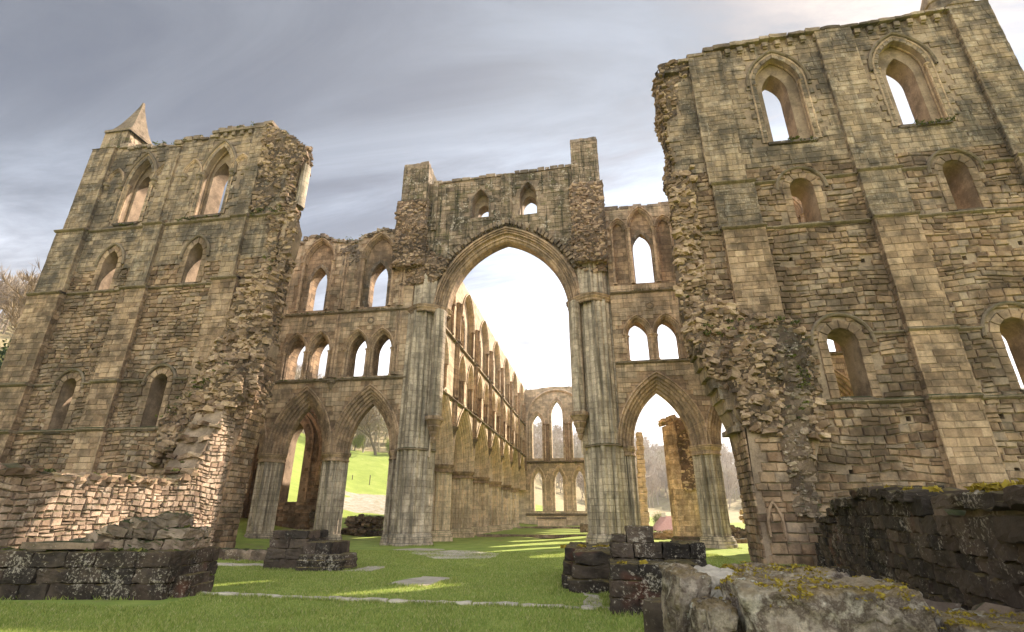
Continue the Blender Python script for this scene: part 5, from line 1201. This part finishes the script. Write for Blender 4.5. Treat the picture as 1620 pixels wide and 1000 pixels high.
while u < 9.5:
    v = np.interp(u, [p[0] for p in reversed(outD[2:])], [p[1] for p in reversed(outD[2:])]); w = random.uniform(.6, 1.2); s0 = len(mb.v)
    if not (-3.0 < u < -2.2): hewn(mb, u, u + w - .02, -.08, .75, v - .04, v + random.uniform(.10, .16), .035, 6, .25)
    for i in range(s0, len(mb.v)): mb.v[i] = DF(*mb.v[i])
    u += w
mb.build('coping', M['black'], dk)
mb = MB(); moss_line(mb, [tuple(DF(-6, .2, 1.88)), tuple(DF(-3.2, .2, 1.9))], .5, .05, 16, 14); moss_line(mb, [tuple(DF(-2, .2, 1.95)), tuple(DF(2, .2, 2.12))], .4, .04, 5, 10); mb.build('moss', M['ymoss'], dk)
mb = MB()
for x in (4.3, 4.95, 5.6): hewn(mb, x, x + .63, 14.6, 15.2, .0, .42, .03, 5, .12)
solo('kerb_stone', mb, M['black'], 'low black stone course at the foot of the dark wall, beside the tall broken stub', 'kerb', (5, 14.9, 0))

# near boulders of the ruined wall at the bottom right
def boulder(x0, x1, y0, y1, z0, z1, label, rnd=.28, rough=.05, n=14, tilt=0., rot=0., moss=0., mat='boulder', grp='tumbled stones at the bottom right'):
    n = int(n * 1.5); rnd = max(.09, rnd * .62); mb = MB(); hewn(mb, x0, x1, y0, y1, z0, z1, rough, n, rnd, rot=rot, tilt=tilt)
    c = ((x0 + x1) / 2, (y0 + y1) / 2, z0); mb.v = [(p[0] - c[0], p[1] - c[1], p[2] - c[2]) for p in mb.v]
    top = sorted([p for p in mb.v if p[2] > (z1 - z0) * .86], key=lambda p: random.random())
    o = mb.build('boulder', M[mat], smooth=True); o.location = c; tag(o, label, 'rock', grp)
    if moss and top:
        mk = MB()
        for _ in range(int(moss * 46 * (x1 - x0))):
            p = top[random.randrange(len(top))]
            if noise.noise(Vector((p[0] * 3 + x0 * 5, p[1] * 3, 1))) < -.12: continue
            tuft(mk, (p[0], p[1], p[2] + .0), .05, 12, .35, .014)
        m_ = mk.build('moss', M['ymoss'], None)
        if m_: m_.parent = o
    return o
boulder(.98, 1.86, 4.3, 5.05, .0, 1.10, 'largest near boulder with grey-green lichen face and a band of yellow moss on top', .16, .045, 22, moss=3)
boulder(1.93, 2.46, 4.85, 5.6, .0, 1.05, 'brown boulder with thick golden moss, right of the largest boulder', .26, .05, 18, moss=4)
boulder(.56, .84, 5.0, 5.5, .55, 1.14, 'upright grey lichened block at the left end of the tumbled stones', .2, .03, 14, tilt=.1, rot=.2)
boulder(.50, .90, 5.0, 5.7, .0, .53, 'low grey block under the upright lichened one', .2, .04, 12)
boulder(.66, .93, 4.45, 4.85, .42, .95, 'rounded mottled boulder between the upright block and the largest boulder', .5, .04, 16)
boulder(.60, .95, 4.5, 5.0, .0, .40, 'low grey boulder below the rounded mottled one', .4, .05, 12)
boulder(.90, 1.28, 5.5, 6.1, .75, 1.10, 'white-topped flat stone behind the upright block', .35, .03, 14, mat='slab')
boulder(1.36, 1.86, 6.0, 6.6, .62, 1.09, 'flat stone with orange moss, farther left of the moss-topped stones', .3, .035, 14, moss=5)
boulder(2.0, 2.5, 6.3, 6.9, .6, 1.05, 'flat stone with orange moss, farther right of the moss-topped stones', .3, .035, 14, moss=5)
boulder(1.2, 1.85, 5.25, 5.85, .5, 1.08, 'long pinkish flat stone lying behind the largest boulder', .22, .03, 16, moss=1)
boulder(2.0, 2.75, 5.7, 6.25, .5, 1.0, 'long mossy stone behind the brown boulder', .25, .035, 14, moss=3)
boulder(2.6, 3.2, 4.75, 5.5, .3, .84, 'low pale flat stone with a mossy left end at the bottom edge', .25, .03, 14, moss=2)
boulder(3.25, 3.8, 4.75, 5.4, .3, .84, 'low pale flat stone in the bottom right corner', .25, .03, 12, moss=2)
boulder(.30, .58, 6.35, 6.8, .0, .26, 'small rounded stone in the grass left of the tumbled stones', .5, .04, 10, moss=.8)
mb = MB(); q = []
for z, s_ in ((.0, 1.0), (.3, 1.0), (.34, .94), (.38, .94), (.42, 1.0), (.72, .98), (.78, .9)): q.append([(.62 + .24 * s_ * math.cos(a * math.pi / 10), 6.15 + .24 * s_ * math.sin(a * math.pi / 10), z) for a in range(20)])
loft(mb, q); solo('column_drum', mb, M['black'], 'short dark orange-stained round column drum behind the upright lichened block', 'column drum', (.62, 6.15, 0))
tq = thing('rubble_base', 'packed rubble under and between the near boulders', 'rubble', (2, 5.6, 0))
mb = MB()
for i in range(150): rock(mb, (random.uniform(.8, 4.2), random.uniform(5.2, 7.0), random.uniform(.0, .62)), (.2, .18, .12), (random.uniform(-.4, .4), random.uniform(-.4, .4), random.uniform(-1, 1)))
mb.build('stones', M['rubdark'], tq)

# kerb line and paving in the lawn
kb = thing('stone_kerb', 'thin line of worn kerb stones running across the front lawn', 'kerb', (-4.5, 11, 0))
mb = MB(); x = -9.0
while x < .1:
    w = random.uniform(.3, .9); y = 11.25 - (x + 9.1) * .065 + .03 * noise.noise(Vector((x, 0, 0))); hewn(mb, x, x + w - random.uniform(.01, .06), y - .07, y + .07 + random.uniform(0, .04), -.08, .028 + random.uniform(0, .03), .018, 4, .25); x += w
mb.build('stones', M['slab'], kb)
def paving(name, pts, label):
    mb = MB(); n = len(pts); cx = sum(p[0] for p in pts) / n; cy = sum(p[1] for p in pts) / n; out = []
    for i in range(n):
        a = Vector(pts[i]); b = Vector(pts[(i + 1) % n])
        for k in range(6):
            p = a.lerp(b, k / 6); j = noise.noise_vector(Vector((p.x * 1.6, p.y * 1.6, 1))) * .22; out.append((p.x + j.x, p.y + j.y))
    m_ = len(out); mb.add([(x, y, -.05) for x, y in out] + [(x, y, .016) for x, y in out], [tuple(range(m_, 2 * m_))] + [(i, (i + 1) % m_, m_ + (i + 1) % m_, m_ + i) for i in range(m_)])
    solo(name, mb, M['slab'], label, 'paving', (cx, cy, 0))
paving('paving_slab', [(-5.45, 13.5), (-4.35, 13.3), (-4.1, 15.1), (-5.0, 15.3)], 'pale square slab set in the middle of the front lawn')
paving('paving_slab', [(-8.7, 24.6), (-6.6, 21.6), (-4.3, 21.8), (-4.6, 24.6), (-6.2, 26.4), (-7.4, 26.6)], 'larger irregular pale stone patch in the lawn before the left pier of the great arch')
paving('paving_slab', [(-10.4, 26.8), (-8.5, 25.2), (-8.0, 27.5), (-9.6, 28)], 'narrow pale patch of paving beside the foot of the left pier of the great arch')
paving('paving_slab', [(-7.9, 16.3), (-7.1, 16.6), (-7.2, 18.2), (-7.9, 17.8)], 'small pale slab touching the right side of the small stepped stump')
paving('paving_slab', [(-.35, 10.9), (.05, 10.8), (-.05, 12.4), (-.5, 12.8)], 'narrow pale slab along the left foot of the dark right-hand stump')

# ================================================================ grass blades near the camera (stuff)
def blades(name, n, xr, yr, size, avoid):
    x = RNG.uniform(*xr, n); k = RNG.random(n); y = yr[0] + (yr[1] - yr[0]) * k ** 1.5
    ok = np.ones(n, bool)
    for (a, b, c, d_) in avoid: ok &= ~((x > a) & (x < b) & (y > c) & (y < d_))
    ok &= ~((x > .2) & (x > 2.4 + .228 * (y - 10)) & (y < 6)) & (x < 4.7 + .228 * (y - 10)) & (x > -16.2)
    x = x[ok]; y = y[ok]; n = len(x); a = RNG.uniform(0, 6.283, n); h = size * RNG.uniform(.4, 1.5, n) * (.75 + .6 * np.array([max(0, noise.noise(Vector((p * .9, q * .9, 3))) + .3) for p, q in zip(x, y)])); w = .10 * h + .0025 * (y / 8); lx = RNG.normal(0, .45, n) * h; ly = RNG.normal(0, .45, n) * h
    z = np.array([hgt(p, q) for p, q in zip(x, y)]) - .004
    V = np.empty((n, 3, 3)); V[:, 0] = np.stack([x - w * np.cos(a), y - w * np.sin(a), z], 1); V[:, 1] = np.stack([x + w * np.cos(a), y + w * np.sin(a), z], 1); V[:, 2] = np.stack([x + lx, y + ly, z + h], 1)
    me = bpy.data.meshes.new(name); me.vertices.add(3 * n); me.vertices.foreach_set('co', V.ravel()); me.loops.add(3 * n); me.loops.foreach_set('vertex_index', np.arange(3 * n, dtype=np.int32))
    me.polygons.add(n); me.polygons.foreach_set('loop_start', np.arange(0, 3 * n, 3, dtype=np.int32)); me.update(calc_edges=True); me.validate(); me.materials.append(M['blade'])
    o = bpy.data.objects.new(name, me); COL.objects.link(o); return tag(o, 'short mown lawn grass', 'grass', kind='stuff')
AV = [(-15, -8.5, 9.6, 12.6), (-10.9, -8, 16.4, 18), (-1, .4, 13, 16.5), (.05, 2.0, 10.1, 12.7), (-5.4, -4.2, 13.4, 15.2)]
blades('lawn_grass', 330000, (-13.5, 5.0), (7.0, 26), .042, AV)

def fringe(segs, n, size):
    P = []
    for (x0, y0, x1, y1) in segs:
        L = math.hypot(x1 - x0, y1 - y0)
        for _ in range(int(n * L)): f = random.random(); P.append((x0 + (x1 - x0) * f + random.gauss(0, .05), y0 + (y1 - y0) * f + random.gauss(0, .05)))
    V = []; F = []
    for x, y in P:
        if noise.noise(Vector((x * 1.7, y * 1.7, 8))) < -.15: continue
        z = hgt(x, y) - .01; a = random.uniform(0, 6.28); h = size * random.uniform(.4, 1.5); w = .005 + .07 * h; lx, ly = random.gauss(0, .4) * h, random.gauss(0, .4) * h; b = len(V)
        V += [(x - w * math.cos(a), y - w * math.sin(a), z), (x + w * math.cos(a), y + w * math.sin(a), z), (x + lx, y + ly, z + h)]; F.append((b, b + 1, b + 2))
    me = bpy.data.meshes.new('tall_grass'); me.from_pydata(V, [], F); me.materials.append(M['blade']); o = bpy.data.objects.new('tall_grass', me); COL.objects.link(o); tag(o, 'longer unmown grass at the foot of the stones', 'grass', kind='stuff')
fringe([(-14, 9.6, -9.0, 10.4), (-9.0, 10.4, -8.7, 11.9), (-10.85, 16.4, -8.0, 16.1), (-8.0, 16.1, -7.8, 17.6), (.05, 10.05, 1.75, 10.05), (.0, 10.1, -.0, 12.6), (-1.05, 13.3, .1, 12.6), (-1.08, 13.3, -1.05, 16.5), (.3, 6.2, .8, 4.9), (.2, 6.9, .3, 6.2), (3.3, 3.8, 6.5, 17), (5.4, 20.3, 7.6, 20.3),
        (-16.3, 12, -16.3, 21), (-9, 11.1, 0, 10.55), (-9, 11.4, 0, 10.8), (-12.9, 29.9, -9.2, 29.9), (-15.8, 19.9, -11.2, 18.6), (-5.5, 13.4, -4.3, 13.2), (-4.05, 13.3, -4.0, 15.1), (-17.6, 30.4, -15.6, 30.4), (5.3, 30.4, 7.2, 30.4)], 300, .075)

# ================================================================ trees and shrubs
def tube(mb, a, b, ra, rb, k=5):
    d = (b - a); 
    if d.length < 1e-5: return
    q = d.to_track_quat('Z', 'Y'); vs = []
    for p, r in ((a, ra), (b, rb)):
        for i in range(k): vs.append(tuple(p + q @ Vector((r * math.cos(2 * math.pi * i / k), r * math.sin(2 * math.pi * i / k), 0))))
    mb.add(vs, [(i, (i + 1) % k, k + (i + 1) % k, k + i) for i in range(k)])
def grow(tk, tw, p, d, L, r, lev, maxl, spread, twn, rnd):
    n = 3 if lev < 2 else 2; q = p; dirn = d.copy()
    for i in range(n):
        nd = (dirn + Vector((rnd.uniform(-1, 1), rnd.uniform(-1, 1), rnd.uniform(-.6, .9))) * .22).normalized(); e = q + nd * L / n
        tube(tk if lev < 3 else tw, q, e, r * (1 - .35 * i / n), r * (1 - .35 * (i + 1) / n), 6 if lev < 2 else 3); q = e; dirn = nd
        if lev >= 1 and lev < maxl and i < n - 1: 
            sd = (nd + Vector((rnd.uniform(-1, 1), rnd.uniform(-1, 1), rnd.uniform(-.3, .8))) * spread).normalized(); grow(tk, tw, q, sd, L * .55, r * .5, lev + 1, maxl, spread, twn, rnd)
    if lev < maxl:
        for _ in range(rnd.choice((2, 3)) if lev else 4):
            nd = (dirn + Vector((rnd.uniform(-1, 1), rnd.uniform(-1, 1), rnd.uniform(-.35, .8))) * spread).normalized()
            grow(tk, tw, q, nd, L * rnd.uniform(.62, .82), r * .62, lev + 1, maxl, spread, twn, rnd)
    else:
        for _ in range(twn):
            nd = (dirn + Vector((rnd.uniform(-1, 1), rnd.uniform(-1, 1), rnd.uniform(-.5, 1)))).normalized(); e = q + nd * L * rnd.uniform(.7, 1.5); s_ = nd.cross(Vector((0, 0, 1))).normalized() * max(.008, r * .9)
            m_ = q.lerp(e, .5) + Vector((0, 0, -.04 * L)); tw.add([tuple(q - s_), tuple(q + s_), tuple(m_ + s_ * .6), tuple(e), tuple(m_ - s_ * .6)], [(0, 1, 2, 3, 4)])
def bare_tree(name, X, Y, h, seed, label, maxl=4, spread=.75, twn=5, leaves=0, lmat='bud', group=None, tm='twig', first=.28):
    z = hgt(X, Y) - .3; rnd = random.Random(seed); t = thing(name, label, 'tree', (X, Y, z), group)
    tk = MB(); tw = MB(); grow(tk, tw, Vector((X, Y, z)), Vector((rnd.uniform(-.1, .1), 0, 1)).normalized(), h * first, h * .028, 0, maxl, spread, twn, rnd)
    tk.build('trunk', M['bark'], t)
    if leaves:
        for i in range(leaves):
            k = tw.v[rnd.randrange(len(tw.v))]; c = Vector(k) + Vector((rnd.uniform(-.4, .4), rnd.uniform(-.4, .4), rnd.uniform(-.4, .4))); s_ = rnd.uniform(.06, .16) * h / 8
            a = Vector((rnd.uniform(-1, 1), rnd.uniform(-1, 1), rnd.uniform(-1, 1))).normalized() * s_; b = a.orthogonal().normalized() * s_ * .6; tw.add([tuple(c - a), tuple(c + b), tuple(c + a), tuple(c - b)], [(0, 1, 2, 3)])
    tw.build('crown', M[lmat if leaves else tm], t); return t
LAB = ['bare spreading tree at the left edge behind the tall left ruin, lowest of its group', 'bare tree high on the left bank touching the sloping buttress', 'taller bare tree with a wide fine crown at the far left', 'thin bare tree between the wide crown and the ruin', 'bare tree farther up the left bank behind the wide crown']
for i, (d_, az, h) in enumerate(((88, -54, 13), (92, -51.0, 14), (100, -55.5, 17), (104, -52, 14), (122, -54, 18), )):
    bare_tree('bare_tree', d_ * math.sin(R(az)), d_ * math.cos(R(az)), h, 10 + i, LAB[i], 4, .8, 6, group='bare trees on the left bank')
bare_tree('bare_tree', -50, 113, 13, 31, 'crooked bare tree on the hillside seen through the open left arch', 4, .95, 4, first=.35)
bare_tree('bare_tree', -59, 118, 13, 32, 'bare tree with a leaning stem at the left side of the open left arch view', 4, .95, 4, first=.35)
bare_tree('budding_tree', -55, 112, 7.0, 33, 'round yellow-green budding tree at the top of the pasture in the open left arch', 3, .9, 3, 5000, 'bud', first=.2)
bare_tree('budding_tree', -47.0, 114, 6.5, 34, 'small yellow-green budding tree at the right side of the open left arch view', 3, .9, 3, 4000, 'bud', first=.2)
bare_tree('budding_tree', 12, 118, 8.0, 35, 'budding greenish tree beside the cottage', 3, .9, 3, 1500, 'scrub', first=.2)
def bush(name, X, Y, r, n, mat, label, cat='bush', zs=.9, size=.12):
    z = hgt(X, Y); t = thing(name, label, cat, (X, Y, z)); mb = MB(); rnd = random.Random(int(X * 7))
    for _ in range(n):
        th = rnd.uniform(0, 6.28); ph = math.acos(rnd.uniform(-.2, 1)); q = r * rnd.uniform(.55, 1.08) * (1 + .3 * noise.noise(Vector((th * 1.2, ph * 2, X))))
        c = Vector((X + q * math.sin(ph) * math.cos(th), Y + q * math.sin(ph) * math.sin(th), z + q * zs * math.cos(ph) + .3)); a = Vector((rnd.uniform(-1, 1), rnd.uniform(-1, 1), rnd.uniform(-1, 1))).normalized() * size * rnd.uniform(.6, 1.6); b = a.orthogonal().normalized() * size * .5
        mb.add([tuple(c - a), tuple(c + b), tuple(c + a), tuple(c - b)], [(0, 1, 2, 3)])
    mb.build('foliage', M[mat], t); mb = MB(); tube(mb, Vector((X, Y, z - .3)), Vector((X, Y, z + r * .7)), r * .06, r * .03)
    for k in range(9): a = k * .7; tube(mb, Vector((X, Y, z + r * .2)), Vector((X + r * .7 * math.cos(a), Y + r * .7 * math.sin(a), z + r * .7)), r * .03, r * .01)
    mb.build('stem', M['bark'], t)
bush('evergreen_bush', 60 * math.sin(R(-54.9)), 60 * math.cos(R(-54.9)), 4.3, 11000, 'ever', 'dark evergreen bush at the left edge below the bare trees', zs=1.5, size=.16)
for k, (az, d_, r_) in enumerate(((-54.6, 70, 4.2), (-52.6, 70, 3.6), (-54.6, 80, 4.6), (-51.6, 80, 4))):
    bush('scrub_bush', d_ * math.sin(R(az)), d_ * math.cos(R(az)), r_, 5000, 'scrub', ['olive scrub bush directly above the dark evergreen', 'olive scrub bush against the sloping left buttress', 'olive scrub bush at the left edge under the bare trees', 'olive scrub bush highest beside the left buttress'][k], zs=1.1, size=.13)
# fence posts on the pasture
for k, (x, y, hh) in enumerate(((-43.9, 90, 1.0), (-40.5, 90, 1.7), (-36.5, 92, 1.1))):
    mb = MB(); z = hgt(x, y); tube(mb, Vector((x, y, z - .2)), Vector((x, y, z + hh)), .09, .08, 6); mb.add([(x + .08 * math.cos(a), y + .08 * math.sin(a), z + hh) for a in (0, 1.05, 2.1, 3.14, 4.2, 5.2)], [(0, 1, 2, 3, 4, 5)])
    solo('fence_post', mb, M['post'], ['short wooden post at the top left of the scree in the open left arch', 'tallest wooden post above the scree in the open left arch', 'wooden post on the pasture hidden behind the left crossing pier'][k], 'post', (x, y, z), 'posts on the pasture')

# far woods on the hills: one mass
def small_tree(seed):
    rnd = random.Random(seed); mb = MB(); grow(mb, mb, Vector((0, 0, 0)), Vector((0, 0, 1)), .30, .016, 0, 3, .7, 4, rnd)
    return np.array(mb.v), mb.f
T = [small_tree(s) for s in (1, 2, 3)]
vs = []; fs = []; off = 0
tri_ = []
for v, f in T:
    tr = []
    for p in f:
        for i in range(1, len(p) - 1): tr.append((p[0], p[i], p[i + 1]))
    tri_.append(np.array(tr))
pos = []
for az0, az1, r0, r1, n in ((-36, -14, 124, 220, 230), (-18, 6, 170, 330, 380), (6, 36, 205, 330, 430), (-62, -44, 120, 190, 110), (-16, 32, 330, 420, 200)):
    for _ in range(n): a = R(random.uniform(az0, az1)); d_ = random.uniform(r0, r1); pos.append((d_ * math.sin(a), d_ * math.cos(a)))
for X, Y in pos:
    k = random.randrange(3); v, f = T[k][0], tri_[k]; h = random.uniform(10, 16); a = random.uniform(0, 6.28); c, s = math.cos(a), math.sin(a)
    w = v * h; w = np.stack([w[:, 0] * c - w[:, 1] * s, w[:, 0] * s + w[:, 1] * c, w[:, 2]], 1) + np.array([X, Y, hgt(X, Y) - .5]); vs.append(w); fs.append(f + off); off += len(v)
V = np.concatenate(vs); Fc_ = np.concatenate(fs).astype(np.int32)
me = bpy.data.meshes.new('far_wood'); me.vertices.add(len(V)); me.vertices.foreach_set('co', V.ravel()); me.loops.add(Fc_.size); me.loops.foreach_set('vertex_index', Fc_.ravel())
me.polygons.add(len(Fc_)); me.polygons.foreach_set('loop_start', np.arange(0, Fc_.size, 3, dtype=np.int32)); me.update(calc_edges=True); me.materials.append(M['farwood'])
o = bpy.data.objects.new('far_wood', me); COL.objects.link(o); tag(o, 'leafless brown woodland covering the far hillsides', 'woods', kind='stuff')
print('faces', sum(len(o.data.polygons) for o in bpy.data.objects if o.type == 'MESH'), 'objects', len(bpy.data.objects))

# ================================================================ thin haze in the valley air
m, g = newmat('haze'); pv = g.n('ShaderNodeVolumePrincipled'); pv.inputs['Color'].default_value = (1, .97, .95, 1); pv.inputs['Density'].default_value = .0005; pv.inputs['Anisotropy'].default_value = .3
g.set(g.n('ShaderNodeOutputMaterial').inputs['Volume'], pv.outputs[0])
mb = MB(); box(mb, -2600, 2600, -2600, 2600, -60, 150); hz = mb.build('haze', m); hz['kind'] = 'stuff'; hz['label'] = 'pale haze in the valley air'
